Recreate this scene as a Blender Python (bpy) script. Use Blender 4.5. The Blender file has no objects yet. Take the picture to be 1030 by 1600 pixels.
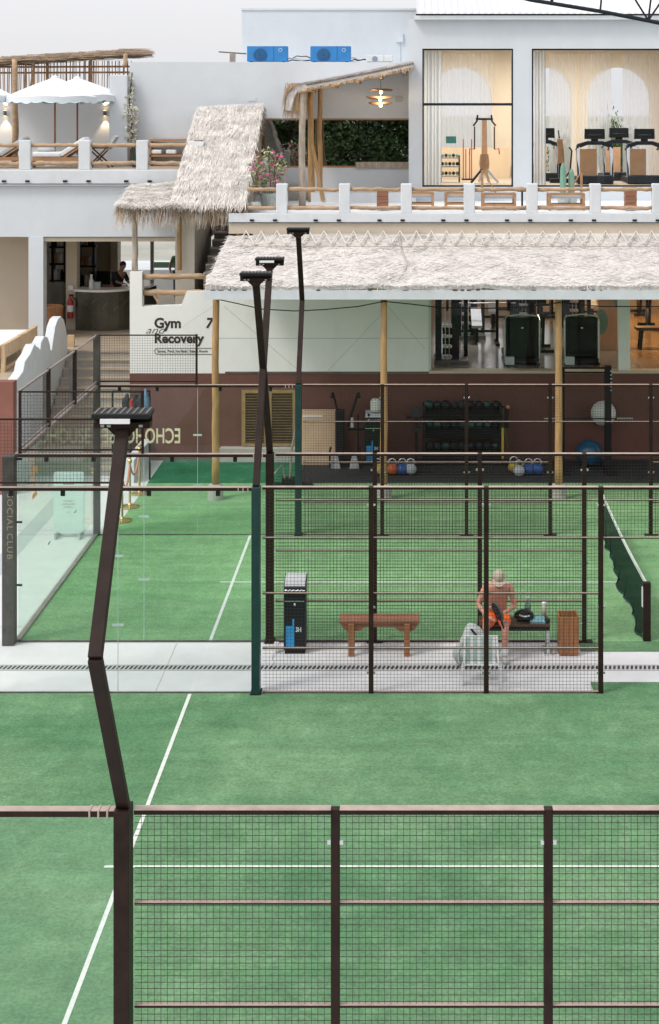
import bpy, math, random
from mathutils import Vector, Matrix, noise
random.seed(7)
R = math.radians
SC = bpy.context.scene
COL = SC.collection

# ------------------------------------------------------------------ camera, sky, sun, exposure
F, CX, CY, H = 2349.0, 645.7, 168.0, 8.5          # focal length (px of a 1030x1600 frame), principal point, eye height
cam = bpy.data.cameras.new('camera')
cam.sensor_fit = 'VERTICAL'; cam.sensor_height = 36.0
cam.lens = F / 1600.0 * 36.0
cam.shift_x = (515 - CX) / 1600.0
cam.shift_y = -(800 - CY) / 1600.0
cam.clip_end = 4000.0
camo = bpy.data.objects.new('camera', cam); COL.objects.link(camo)
camo.location = (0, 0, H); camo.rotation_euler = (R(90), 0, 0)
SC.camera = camo

SUN_EL, SUN_AZ = 52.0, 235.0                       # azimuth clockwise from +Y: sun behind-left of the camera
wd = bpy.data.worlds.new('World'); SC.world = wd; wd.use_nodes = True
nt = wd.node_tree; nt.nodes.clear()
sky = nt.nodes.new('ShaderNodeTexSky'); sky.sky_type = 'NISHITA'; sky.sun_disc = False
sky.sun_elevation = R(SUN_EL); sky.sun_rotation = R(SUN_AZ)
sky.air_density = 1.0; sky.dust_density = 6.0; sky.ozone_density = 1.0
hs = nt.nodes.new('ShaderNodeHueSaturation'); hs.inputs['Saturation'].default_value = 0.22
mixw = nt.nodes.new('ShaderNodeMixRGB'); mixw.inputs[0].default_value = 0.6
mixw.inputs[2].default_value = (7.7, 7.7, 7.95, 1)       # even cloud layer over the sky
bg = nt.nodes.new('ShaderNodeBackground'); bg.inputs[1].default_value = 0.142
wo = nt.nodes.new('ShaderNodeOutputWorld')
nt.links.new(sky.outputs[0], hs.inputs['Color']); nt.links.new(hs.outputs[0], mixw.inputs[1])
nt.links.new(mixw.outputs[0], bg.inputs[0]); nt.links.new(bg.outputs[0], wo.inputs[0])

sl = bpy.data.lights.new('sun', 'SUN'); sl.energy = 1.3; sl.angle = R(12); sl.color = (1, .94, .86)
so = bpy.data.objects.new('sun', sl); COL.objects.link(so)
_d = Vector((math.sin(R(SUN_AZ)) * math.cos(R(SUN_EL)), math.cos(R(SUN_AZ)) * math.cos(R(SUN_EL)), math.sin(R(SUN_EL))))
so.rotation_euler = _d.to_track_quat('Z', 'Y').to_euler(); so.location = _d * 60
SC.view_settings.view_transform = 'Standard'; SC.view_settings.look = 'None'
SC.view_settings.gamma = 1.0; SC.view_settings.exposure = 0.26
SC.view_settings.use_curve_mapping = False
SC.render.engine = 'CYCLES'
SC.cycles.transparent_max_bounces = 32; SC.cycles.max_bounces = 8

# ------------------------------------------------------------------ helpers
def PX(px, Y): return (px - CX) * Y / F
def PZ(py, Y): return H - (py - CY) * Y / F
ORG = {}

class MB:
    def __init__(s): s.v = []; s.f = []
    def add(s, vs, fs):
        n = len(s.v); s.v += [tuple(v) for v in vs]; s.f += [tuple(i + n for i in f) for f in fs]; return s
    def box(s, x0, x1, y0, y1, z0, z1):
        x0, x1 = min(x0, x1), max(x0, x1); y0, y1 = min(y0, y1), max(y0, y1); z0, z1 = min(z0, z1), max(z0, z1)
        return s.add([(x0,y0,z0),(x1,y0,z0),(x1,y1,z0),(x0,y1,z0),(x0,y0,z1),(x1,y0,z1),(x1,y1,z1),(x0,y1,z1)],
              [(0,3,2,1),(4,5,6,7),(0,1,5,4),(1,2,6,5),(2,3,7,6),(3,0,4,7)])
    def bar(s, p, q, w, h, up=(0,0,1)):
        p, q = Vector(p), Vector(q); d = (q - p).normalized(); u = Vector(up)
        sd = d.cross(u)
        if sd.length < 1e-4: sd = d.cross(Vector((0,1,0)))
        sd.normalize(); u = sd.cross(d).normalized()
        a, b = sd * w / 2, u * h / 2
        vs = [p-a-b, p+a-b, p+a+b, p-a+b, q-a-b, q+a-b, q+a+b, q-a+b]
        return s.add(vs, [(0,3,2,1),(4,5,6,7),(0,1,5,4),(1,2,6,5),(2,3,7,6),(3,0,4,7)])
    def tube(s, pts, r, n=8, cap=True):
        pts = [Vector(p) for p in pts]; k = len(pts)
        rs = r if isinstance(r, (list, tuple)) else [r] * k
        vs = []; nrm = None
        for i, p in enumerate(pts):
            t = (pts[min(i+1, k-1)] - pts[max(i-1, 0)]).normalized()
            if nrm is None:
                nrm = t.cross(Vector((0.3, 0.9, 0.2))).normalized()
            nrm = (nrm - t * nrm.dot(t)).normalized(); b = t.cross(nrm)
            for j in range(n):
                a = 2 * math.pi * j / n
                vs.append(p + (nrm * math.cos(a) + b * math.sin(a)) * rs[i])
        fs = []
        for i in range(k-1):
            for j in range(n):
                fs.append((i*n+j, i*n+(j+1) % n, (i+1)*n+(j+1) % n, (i+1)*n+j))
        if cap: fs += [tuple(reversed(range(n))), tuple(range((k-1)*n, k*n))]
        return s.add(vs, fs)
    def lathe(s, prof, c=(0,0,0), n=16):
        vs = []; k = len(prof)
        for r, z in prof:
            for j in range(n):
                a = 2*math.pi*j/n; vs.append((c[0]+r*math.cos(a), c[1]+r*math.sin(a), c[2]+z))
        fs = [(i*n+j, i*n+(j+1) % n, (i+1)*n+(j+1) % n, (i+1)*n+j) for i in range(k-1) for j in range(n)]
        fs += [tuple(reversed(range(n))), tuple(range((k-1)*n, k*n))]
        return s.add(vs, fs)
    def ball(s, c, rx, ry=None, rz=None, n=12, m=8):
        ry = ry or rx; rz = rz or rx
        vs = [(c[0], c[1], c[2]-rz)]
        for i in range(1, m):
            t = -math.pi/2 + math.pi*i/m
            for j in range(n):
                a = 2*math.pi*j/n
                vs.append((c[0]+rx*math.cos(t)*math.cos(a), c[1]+ry*math.cos(t)*math.sin(a), c[2]+rz*math.sin(t)))
        vs.append((c[0], c[1], c[2]+rz)); L = len(vs)-1
        fs = [(0, 1+(j+1) % n, 1+j) for j in range(n)]
        for i in range(m-2):
            for j in range(n):
                fs.append((1+i*n+j, 1+i*n+(j+1) % n, 1+(i+1)*n+(j+1) % n, 1+(i+1)*n+j))
        fs += [(L, 1+(m-2)*n+j, 1+(m-2)*n+(j+1) % n) for j in range(n)]
        return s.add(vs, fs)
    def prism(s, poly, axis, a0, a1):
        def mk(u, w, a): return {'x': (a, u, w), 'y': (u, a, w), 'z': (u, w, a)}[axis]
        n = len(poly)
        vs = [mk(u, w, a0) for u, w in poly] + [mk(u, w, a1) for u, w in poly]
        fs = [tuple(range(n)), tuple(reversed(range(n, 2*n)))] + [(i, n+i, n+(i+1) % n, (i+1) % n) for i in range(n)]
        return s.add(vs, fs)
    def grid(s, pts):                                # pts[i][j]
        n, m = len(pts), len(pts[0])
        return s.add([p for row in pts for p in row],
              [(i*m+j, i*m+j+1, (i+1)*m+j+1, (i+1)*m+j) for i in range(n-1) for j in range(m-1)])
    def build(s, name, mat, parent=None, smooth=False, bevel=0, fixn=True):
        me = bpy.data.meshes.new(name); o0 = ORG.get(parent.name, Vector()) if parent else Vector()
        me.from_pydata([(v[0]-o0.x, v[1]-o0.y, v[2]-o0.z) for v in s.v], [], s.f)
        if fixn:
            import bmesh
            bm = bmesh.new(); bm.from_mesh(me); bmesh.ops.recalc_face_normals(bm, faces=bm.faces); bm.to_mesh(me); bm.free()
        me.materials.append(MT[mat] if isinstance(mat, str) else mat)
        if smooth: me.shade_smooth()
        return link(name, me, parent, bevel)

def link(name, me, parent=None, bevel=0):
    o = bpy.data.objects.new(name, me); COL.objects.link(o)
    if parent is not None:
        o.parent = parent; ORG[o.name] = ORG.get(parent.name, Vector())
    if bevel:
        b = o.modifiers.new('bevel', 'BEVEL'); b.width = bevel; b.segments = 2; b.limit_method = 'ANGLE'
    return o
def tag(o, label, cat, group=None):
    o['label'] = label; o['category'] = cat
    if group: o['group'] = group
    return o
def thing(name, label, cat, loc=(0,0,0), group=None):
    o = bpy.data.objects.new(name, None); COL.objects.link(o); o.location = loc
    o.empty_display_size = .1
    ORG[o.name] = Vector(loc); return tag(o, label, cat, group)
def struct(o, kind='structure'): o['kind'] = kind; return o
def copy_tree(o, loc=None, rz=None, label=None, parent=None, scale=None):
    c = o.copy(); COL.objects.link(c); c.parent = parent
    if loc is not None: c.location = loc
    if rz is not None: c.rotation_euler = (0, 0, rz)
    if label: c['label'] = label
    if scale: c.scale = scale
    for ch in [x for x in bpy.data.objects if x.parent == o and x != c]: copy_tree(ch, parent=c)
    return c
def rnd(a, b): return random.uniform(a, b)

# ------------------------------------------------------------------ materials
MT = {}
def nodes_of(m):
    m.use_nodes = True; n = m.node_tree.nodes; n.clear(); return m.node_tree, n
def M(name, col, rough=.6, metal=0.0, var=.08, vs=3.0, bump=0.0, bs=60.0, stretch=(1,1,1), spec=.5, island=0.0, dirt=0.0, coord='Object', sheen=0):
    m = bpy.data.materials.new(name); t, n = nodes_of(m); L = t.links.new
    out = n.new('ShaderNodeOutputMaterial'); p = n.new('ShaderNodeBsdfPrincipled'); L(p.outputs[0], out.inputs[0])
    p.inputs['Roughness'].default_value = rough; p.inputs['Metallic'].default_value = metal
    p.inputs['Specular IOR Level'].default_value = spec
    tc = n.new('ShaderNodeTexCoord'); mp = n.new('ShaderNodeMapping'); mp.inputs['Scale'].default_value = stretch
    L(tc.outputs[coord], mp.inputs[0])
    no = n.new('ShaderNodeTexNoise'); no.inputs['Scale'].default_value = vs; no.inputs['Detail'].default_value = 6
    no.inputs['Roughness'].default_value = .62; L(mp.outputs[0], no.inputs[0])
    mr = n.new('ShaderNodeMapRange'); mr.inputs[1].default_value = .3; mr.inputs[2].default_value = .7
    mr.inputs[3].default_value = 1-var; mr.inputs[4].default_value = 1+var; L(no.outputs[0], mr.inputs[0])
    mu = n.new('ShaderNodeMixRGB'); mu.blend_type = 'MULTIPLY'; mu.inputs[0].default_value = 1
    mu.inputs[1].default_value = (*col, 1); L(mr.outputs[0], mu.inputs[2]); last = mu
    if island:
        g = n.new('ShaderNodeNewGeometry'); m2 = n.new('ShaderNodeMapRange')
        m2.inputs[3].default_value = 1-island; m2.inputs[4].default_value = 1+island; L(g.outputs['Random Per Island'], m2.inputs[0])
        mu2 = n.new('ShaderNodeMixRGB'); mu2.blend_type = 'MULTIPLY'; mu2.inputs[0].default_value = 1
        L(last.outputs[0], mu2.inputs[1]); L(m2.outputs[0], mu2.inputs[2]); last = mu2
    if dirt:
        nd = n.new('ShaderNodeTexNoise'); nd.inputs['Scale'].default_value = .9; nd.inputs['Detail'].default_value = 9
        nd.inputs['Roughness'].default_value = .7
        md = n.new('ShaderNodeMapping'); md.inputs['Scale'].default_value = (1.6, 1.6, .45); L(tc.outputs[coord], md.inputs[0]); L(md.outputs[0], nd.inputs[0])
        rr = n.new('ShaderNodeMapRange'); rr.inputs[1].default_value = .5; rr.inputs[2].default_value = .78; rr.inputs[3].default_value = 0; rr.inputs[4].default_value = dirt
        L(nd.outputs[0], rr.inputs[0])
        md2 = n.new('ShaderNodeMixRGB'); md2.inputs[2].default_value = (col[0]*.45, col[1]*.42, col[2]*.36, 1)
        L(rr.outputs[0], md2.inputs[0]); L(last.outputs[0], md2.inputs[1]); last = md2
    L(last.outputs[0], p.inputs['Base Color'])
    if bump:
        nb = n.new('ShaderNodeTexNoise'); nb.inputs['Scale'].default_value = bs; nb.inputs['Detail'].default_value = 4
        L(mp.outputs[0], nb.inputs[0]); bp = n.new('ShaderNodeBump'); bp.inputs['Strength'].default_value = bump; bp.inputs['Distance'].default_value = .02
        L(nb.outputs[0], bp.inputs['Height']); L(bp.outputs[0], p.inputs['Normal'])
    MT[name] = m; return m
def glass(name, tint, refl=1.0, rough=.0, ior=1.5):
    m = bpy.data.materials.new(name); t, n = nodes_of(m); L = t.links.new
    out = n.new('ShaderNodeOutputMaterial'); tr = n.new('ShaderNodeBsdfTransparent'); tr.inputs[0].default_value = (*tint, 1)
    gl = n.new('ShaderNodeBsdfGlossy'); gl.inputs['Roughness'].default_value = rough; gl.inputs[0].default_value = (.95, 1, .98, 1)
    fr = n.new('ShaderNodeFresnel'); fr.inputs[0].default_value = ior
    mm = n.new('ShaderNodeMath'); mm.operation = 'MULTIPLY'; mm.inputs[1].default_value = refl; mm.use_clamp = True; L(fr.outputs[0], mm.inputs[0])
    mx = n.new('ShaderNodeMixShader'); L(mm.outputs[0], mx.inputs[0]); L(tr.outputs[0], mx.inputs[1]); L(gl.outputs[0], mx.inputs[2]); L(mx.outputs[0], out.inputs[0])
    MT[name] = m; return m
def emit(name, col, st):
    m = bpy.data.materials.new(name); t, n = nodes_of(m)
    out = n.new('ShaderNodeOutputMaterial'); e = n.new('ShaderNodeEmission'); e.inputs[0].default_value = (*col, 1); e.inputs[1].default_value = st
    t.links.new(e.outputs[0], out.inputs[0]); MT[name] = m; return m
def sheer(name, col, a):
    m = bpy.data.materials.new(name); t, n = nodes_of(m); L = t.links.new
    out = n.new('ShaderNodeOutputMaterial'); tr = n.new('ShaderNodeBsdfTransparent')
    df = n.new('ShaderNodeBsdfDiffuse'); df.inputs[0].default_value = (*col, 1)
    tl = n.new('ShaderNodeBsdfTranslucent'); tl.inputs[0].default_value = (*col, 1)
    m1 = n.new('ShaderNodeMixShader'); m1.inputs[0].default_value = .8; L(df.outputs[0], m1.inputs[1]); L(tl.outputs[0], m1.inputs[2])
    m2 = n.new('ShaderNodeMixShader'); m2.inputs[0].default_value = a; L(tr.outputs[0], m2.inputs[1]); L(m1.outputs[0], m2.inputs[2]); L(m2.outputs[0], out.inputs[0])
    MT[name] = m; return m
def turf_mat(name, c1, c2):
    m = bpy.data.materials.new(name); t, n = nodes_of(m); L = t.links.new
    out = n.new('ShaderNodeOutputMaterial'); p = n.new('ShaderNodeBsdfPrincipled'); L(p.outputs[0], out.inputs[0])
    p.inputs['Roughness'].default_value = .85; p.inputs['Specular IOR Level'].default_value = .10
    tc = n.new('ShaderNodeTexCoord')
    def nz(scale, st, det=5, ro=.6):
        mp = n.new('ShaderNodeMapping'); mp.inputs['Scale'].default_value = st; L(tc.outputs['Object'], mp.inputs[0])
        a = n.new('ShaderNodeTexNoise'); a.inputs['Scale'].default_value = scale; a.inputs['Detail'].default_value = det; a.inputs['Roughness'].default_value = ro
        L(mp.outputs[0], a.inputs[0]); return a
    big = nz(.35, (1, 1, 1), 6, .65); st = nz(1.3, (.5, 2.4, 1), 6, .7); fine = nz(26, (1, 1, 1), 3, .7); sand = nz(3.2, (1, .6, 1), 7, .75)
    def rng(src, a, b, lo, hi):
        r = n.new('ShaderNodeMapRange'); r.inputs[1].default_value = a; r.inputs[2].default_value = b; r.inputs[3].default_value = lo; r.inputs[4].default_value = hi
        L(src.outputs[0], r.inputs[0]); return r
    mx = n.new('ShaderNodeMixRGB'); mx.inputs[1].default_value = (*c1, 1); mx.inputs[2].default_value = (*c2, 1)
    L(rng(big, .38, .62, 0, 1).outputs[0], mx.inputs[0]); last = mx
    sx = n.new('ShaderNodeSeparateXYZ'); L(tc.outputs['Object'], sx.inputs[0])           # rolls of carpet, each a shade apart
    dv = n.new('ShaderNodeMath'); dv.operation = 'DIVIDE'; dv.inputs[1].default_value = 2.0; L(sx.outputs[1], dv.inputs[0])
    fl2 = n.new('ShaderNodeMath'); fl2.operation = 'FLOOR'; L(dv.outputs[0], fl2.inputs[0])
    wn = n.new('ShaderNodeTexWhiteNoise'); wn.noise_dimensions = '1D'; L(fl2.outputs[0], wn.inputs['W'])
    for src, lo, hi in ((st, .84, 1.16), (fine, .76, 1.24), (sand, .86, 1.14), (wn, .965, 1.035)):
        q = n.new('ShaderNodeMixRGB'); q.blend_type = 'MULTIPLY'; q.inputs[0].default_value = 1
        L(last.outputs[0], q.inputs[1]); L(rng(src, .3, .7, lo, hi).outputs[0], q.inputs[2]); last = q
    sd = n.new('ShaderNodeMixRGB'); sd.inputs[2].default_value = (.33, .38, .29, 1)        # sand swept up in patches
    L(rng(sand, .56, .8, 0, .26).outputs[0], sd.inputs[0]); L(last.outputs[0], sd.inputs[1])
    L(sd.outputs[0], p.inputs['Base Color'])
    bp = n.new('ShaderNodeBump'); bp.inputs['Strength'].default_value = .5; bp.inputs['Distance'].default_value = .01
    L(fine.outputs[0], bp.inputs['Height']); L(bp.outputs[0], p.inputs['Normal'])
    MT[name] = m
turf_mat('turf', (.082, .188, .093), (.138, .252, .134))
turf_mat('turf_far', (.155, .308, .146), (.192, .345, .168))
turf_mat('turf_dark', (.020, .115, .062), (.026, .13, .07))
M('concrete', (.63, .63, .64), .7, var=.05, vs=2.2, bump=.05, dirt=.12)
M('lit_rail_top', (.40, .305, .26), .42, .1, var=.2, vs=7)  # pale colour stands for sky reflected on the rail tops
M('lattice', (.62, .58, .53), .8, var=.12, vs=9)
M('terrain', (.33, .33, .29), .9, var=.2, vs=.2)
M('line_white', (.60, .64, .60), .7, var=.14, vs=14)
M('steel', (.022, .0120, .0090), .55, .0, var=.35, vs=5, spec=.18)
M('steel_light', (.34, .28, .26), .4, .5, var=.2, vs=8)
M('steel_green', (.012, .045, .045), .4, .2, var=.2, vs=6)
M('post_grey', (.060, .057, .050), .6, .1, var=.35, vs=5, spec=.3)
M('steel_grey', (.12, .115, .105), .55, .3, var=.3, vs=5)
M('wire', (.030, .024, .021), .45, .3, var=.1)
M('white_wall', (.595, .635, .675), .8, var=.035, vs=1.4, bump=.06, bs=20, dirt=.09)
M('white_trim', (.62, .65, .68), .7, var=.05, vs=3, dirt=.16)
M('cream_wall', (.68, .62, .53), .8, var=.04, vs=1.4)
M('grey_wall', (.775, .77, .745), .8, var=.04, vs=1.2, bump=.06, bs=24, dirt=.16)
M('beige_wall', (.52, .45, .36), .8, var=.06, vs=1.2)
M('maroon_shaded', (.140, .058, .045), .75, var=.14, vs=1.6, bump=.15, bs=26, dirt=.2)  # base colour darkened for the shade under the canopy
M('maroon_left', (.22, .085, .062), .75, var=.16, vs=1.5, bump=.15, bs=26, dirt=.15)
M('rubber', (.013, .015, .019), .8, var=.3, vs=30)
M('black', (.010, .011, .012), .6, var=.2, vs=5, spec=.25)
M('black_gloss', (.009, .011, .014), .3, spec=.35, var=.2, vs=5)
M('navy', (.012, .017, .025), .45, .1, var=.1, spec=.3)
M('bamboo', (.40, .235, .10), .55, var=.28, vs=9, stretch=(1, 1, .25), bump=.12, bs=20)
M('log', (.40, .27, .17), .65, var=.30, vs=12, stretch=(.3, 1, 1), bump=.15, bs=20)
M('log_grey', (.36, .30, .24), .7, var=.3, vs=12, stretch=(1, 1, .3), bump=.15, bs=20)
M('wood', (.30, .125, .050), .5, var=.3, vs=9, stretch=(1, 1, .2), bump=.08, bs=20)
M('wood_h', (.235, .10, .055), .5, var=.3, vs=9, stretch=(.2, 1, 1), bump=.08, bs=20)
M('wood_dark', (.085, .042, .024), .5, var=.3, vs=9, stretch=(.2, 1, 1))
M('pine', (.56, .40, .24), .6, var=.18, vs=7, stretch=(.3, 1, 1))
M('teak', (.36, .20, .10), .6, var=.25, vs=8, stretch=(.3, 1, 1))
M('shutter_frame', (.30, .19, .085), .6, var=.2, vs=8)
M('shutter_slat', (.145, .095, .045), .6, var=.25, vs=8)
M('cardboard', (.40, .29, .19), .85, var=.12, vs=3)
M('thatch_base', (.58, .545, .52), .95, var=.2, vs=9, bump=.6, bs=40)
M('thatch_straw', (.655, .62, .59), .9, var=.24, vs=1.8, island=.16)
M('thatch_shag', (.65, .615, .575), .9, var=.22, vs=2.2, island=.22)
M('thatch_fringe', (.36, .24, .145), .9, var=.2, vs=5, island=.5)
M('thatch_tan', (.52, .36, .22), .9, var=.2, vs=5, island=.4)
M('reed', (.40, .235, .125), .7, var=.25, vs=6, island=.3)
M('brush', (.30, .225, .16), .9, var=.3, vs=5, island=.45)
M('parasol', (.70, .74, .78), .8, var=.04, vs=2)
M('parasol_edge', (.52, .68, .74), .8, var=.15, vs=9)
M('cushion', (.72, .73, .75), .9, var=.06, vs=3)
M('cushion_grey', (.44, .46, .48), .9, var=.1, vs=3)
M('ac_blue', (.022, .19, .47), .6, var=.14, vs=3, dirt=.25)
M('cream_ply', (.66, .555, .42), .55, var=.07, vs=2, stretch=(1, 1, .15))
M('ac_dark', (.010, .07, .17), .5, var=.2, vs=12)
M('ac_white', (.66, .67, .66), .5, var=.06, vs=3)
M('metal_roof', (.72, .72, .74), .5, .1, var=.06, vs=2)
M('chrome', (.62, .64, .66), .22, .9, var=.05)
M('brass', (.62, .44, .20), .25, .9, var=.1)
M('rope', (.48, .17, .11), .8, var=.1)
M('skin', (.50, .255, .19), .55, var=.10, vs=9)
M('skin_tan', (.52, .25, .178), .55, var=.14, vs=6)
M('hair', (.035, .025, .02), .7, var=.2, vs=20)
M('cap', (.45, .375, .30), .85, var=.1, vs=10)
M('orange', (.92, .15, .018), .8, var=.12, vs=8)
M('sock', (.74, .74, .74), .85, var=.05)
M('shoe', (.46, .46, .47), .6, var=.12, vs=12)
M('shirt_black', (.020, .022, .028), .85, var=.2, vs=8)
M('shirt_green', (.13, .26, .15), .85, var=.15, vs=8)
M('denim', (.11, .20, .30), .85, var=.2, vs=14)
M('white_plastic', (.74, .75, .76), .4, var=.04)
M('towel_blue', (.16, .34, .38), .9, var=.2, vs=16)
M('panel_blue', (.02, .25, .52), .4, var=.1, vs=4)
M('backpack', (.46, .50, .49), .85, var=.15, vs=12)
M('stripe_green', (.38, .50, .46), .85, var=.1, vs=8)
M('red', (.36, .025, .02), .4, var=.1)
M('yellow', (.52, .36, .04), .5, var=.1)
M('kb_orange', (.52, .11, .03), .45, var=.1)
M('kb_blue', (.018, .085, .30), .45, var=.1)
M('kb_white', (.42, .47, .49), .45, var=.1)
M('ball_white', (.62, .63, .60), .4, var=.06)
M('ball_blue', (.012, .075, .145), .3, var=.1)
M('band_green', (.03, .22, .10), .6, var=.1)
M('marble', (.060, .056, .038), .3, var=.5, vs=1.6)
M('marble_vein', (.095, .088, .042), .3, var=.4, vs=5)
M('counter_top', (.72, .71, .68), .3, var=.05)
M('tile', (.40, .33, .25), .45, var=.12, vs=2)
M('step', (.40, .375, .34), .7, var=.12, vs=3, dirt=.2)
M('brick', (.20, .165, .14), .8, var=.25, vs=6)
M('gym_floor', (.20, .19, .175), .16, var=.12, vs=1.2)
M('gym_floor_lit_warm', (.34, .20, .10), .18, var=.15, vs=1.2)  # warm lamp light put into the floor colour
M('plywood', (.62, .47, .31), .55, var=.08, vs=2, stretch=(1, 1, .15))
M('leaf', (.085, .14, .050), .6, var=.3, vs=5, island=.55)
M('leaf_pale', (.30, .33, .17), .6, var=.3, vs=5, island=.5)
M('leaf_cactus', (.16, .30, .22), .6, var=.15, vs=9)
M('flower', (.70, .08, .33), .6, var=.2, vs=9, island=.2)
M('bark', (.13, .095, .065), .9, var=.3, vs=6, bump=.4, bs=15)
M('pot', (.42, .45, .42), .7, var=.15, vs=6)
M('cream_letter', (.60, .57, .38), .6, var=.1)
M('gold_letter', (.25, .205, .135), .5, var=.2, vs=20)
M('ink', (.034, .021, .018), .7, var=.1)
M('orange_letter', (.72, .36, .10), .6, var=.1)
M('net', (.010, .030, .030), .8, var=.3, vs=14)
M('drain', (.030, .032, .032), .7, var=.2)
M('drain_bar', (.46, .46, .46), .5, var=.08)
M('aboard', (.62, .74, .72), .5, var=.04)
M('wicker', (.36, .17, .075), .7, var=.3, vs=22)
M('rattan', (.30, .20, .125), .7, var=.35, vs=24)
M('peach', (.62, .36, .20), .6, var=.1)
M('green_sign', (.05, .20, .17), .5, var=.05)
glass('glass', (.975, .997, .988), .36)
glass('glass_clear', (.985, .99, .99), .3)
glass('glass_tint', (.22, .17, .12), 11)
glass('glass_bottle', (.72, .80, .84), 1.0)
sheer('sheer', (.92, .92, .93), .5)
sheer('net_sheer', (.010, .030, .028), .84)
sheer('drape', (.62, .64, .66), .93)
emit('bulb', (1, .70, .38), 12)
emit('fill_panel', (1, .93, .85), 5)  # glowing face of the added fill lights
emit('warm_lamp', (1, .62, .26), 14)

# ------------------------------------------------------------------ ground and courts
Y1N, Y1F, Y2N, Y2F, YP, YW = 11.8, 21.8, 23.9, 29.85, 32.6, 36.2
XE, XM, XG, XN = -6.28, -4.28, -2.28, 3.72
struct(MB().box(-900, 900, -500, 1500, -.6, -.03).build('ground', 'terrain'))
pav = struct(MB().box(-16, 14, 2, 60, -.25, 0).build('pavement', 'concrete'))
def sheet(name, x0, x1, y0, y1, z, mat, parent=None):
    o = MB().add([(x0,y0,z),(x1,y0,z),(x1,y1,z),(x0,y1,z)], [(0,1,2,3)]).build(name, mat, parent, fixn=False); return o
t1 = struct(sheet('near_court_turf', XE, 14, Y1N, Y1F, .012, 'turf'))
t2 = struct(sheet('far_court_turf', XE, 14, Y2N, Y2F, .012, 'turf_far'))
t3 = struct(sheet('back_turf', -6.0, 14, Y2F, 34.0, .008, 'turf_far'))
sheet('doorway_turf', 2.62, 14, Y1F - .45 + .45, Y1F + .42, .010, 'turf', t1)
sheet('doorway_turf', 2.62, 14, Y2N - .42, Y2N, .010, 'turf', t2)
for t, y0, y1 in ((t1, Y1N, Y1F), (t2, Y2N, Y2F)):
    sl_ = XE + 3.05
    sheet('service_line', sl_ - .025, sl_ + .025, y0 + .05, y1 - .05, .016, 'line_white', t)
    yc = (y0 + y1) / 2
    sheet('centre_line', sl_ - .22, XN, yc - .025, yc + .025, .019, 'line_white', t)
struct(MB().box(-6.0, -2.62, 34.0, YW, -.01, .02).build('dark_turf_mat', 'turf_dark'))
struct(MB().box(-2.60, 10, 34.0, YW, -.01, .025).build('rubber_gym_floor', 'rubber'))
# paving joints beyond the end glass
jm = MB()
for xx in (-7.6, -9.2): jm.box(xx, xx + .012, 12, 33, .001, .003)
for yy in (19.5, 24.6, 30.2): jm.box(-14, -6.4, yy, yy + .012, .001, .003)
jm.box(-3.75, -3.744, Y1F + .05, Y2N - .05, .001, .003)
jm.build('paving_joint', 'steel_light', pav)
MB().add([(-7.85, 22.0, .004), (-7.5, 22.0, .004), (-7.5, 33, .004), (-7.85, 33, .004)], [(0,1,2,3)]).build('grey_stripe', 'cushion_grey', pav, fixn=False)
# drain channel between the courts
dg = thing('drain_grating', 'long slotted drain grating set in white concrete between the two courts', 'drain', (0, 22.8, 0))
MB().box(-14, 12, 22.69, 22.91, .001, .004).build('channel', 'drain', dg)
b = MB(); x = -11.0
while x < 8.5:
    b.add([(x, 22.72, .008), (x + .030, 22.72, .008), (x + .056, 22.88, .008), (x + .026, 22.88, .008)], [(0,1,2,3)]); x += .066
b.box(-14, 12, 22.685, 22.72, .003, .010); b.box(-14, 12, 22.88, 22.915, .003, .010)
b.build('grating_bars', 'drain_bar', dg, fixn=False)['kind'] = 'stuff'

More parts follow.
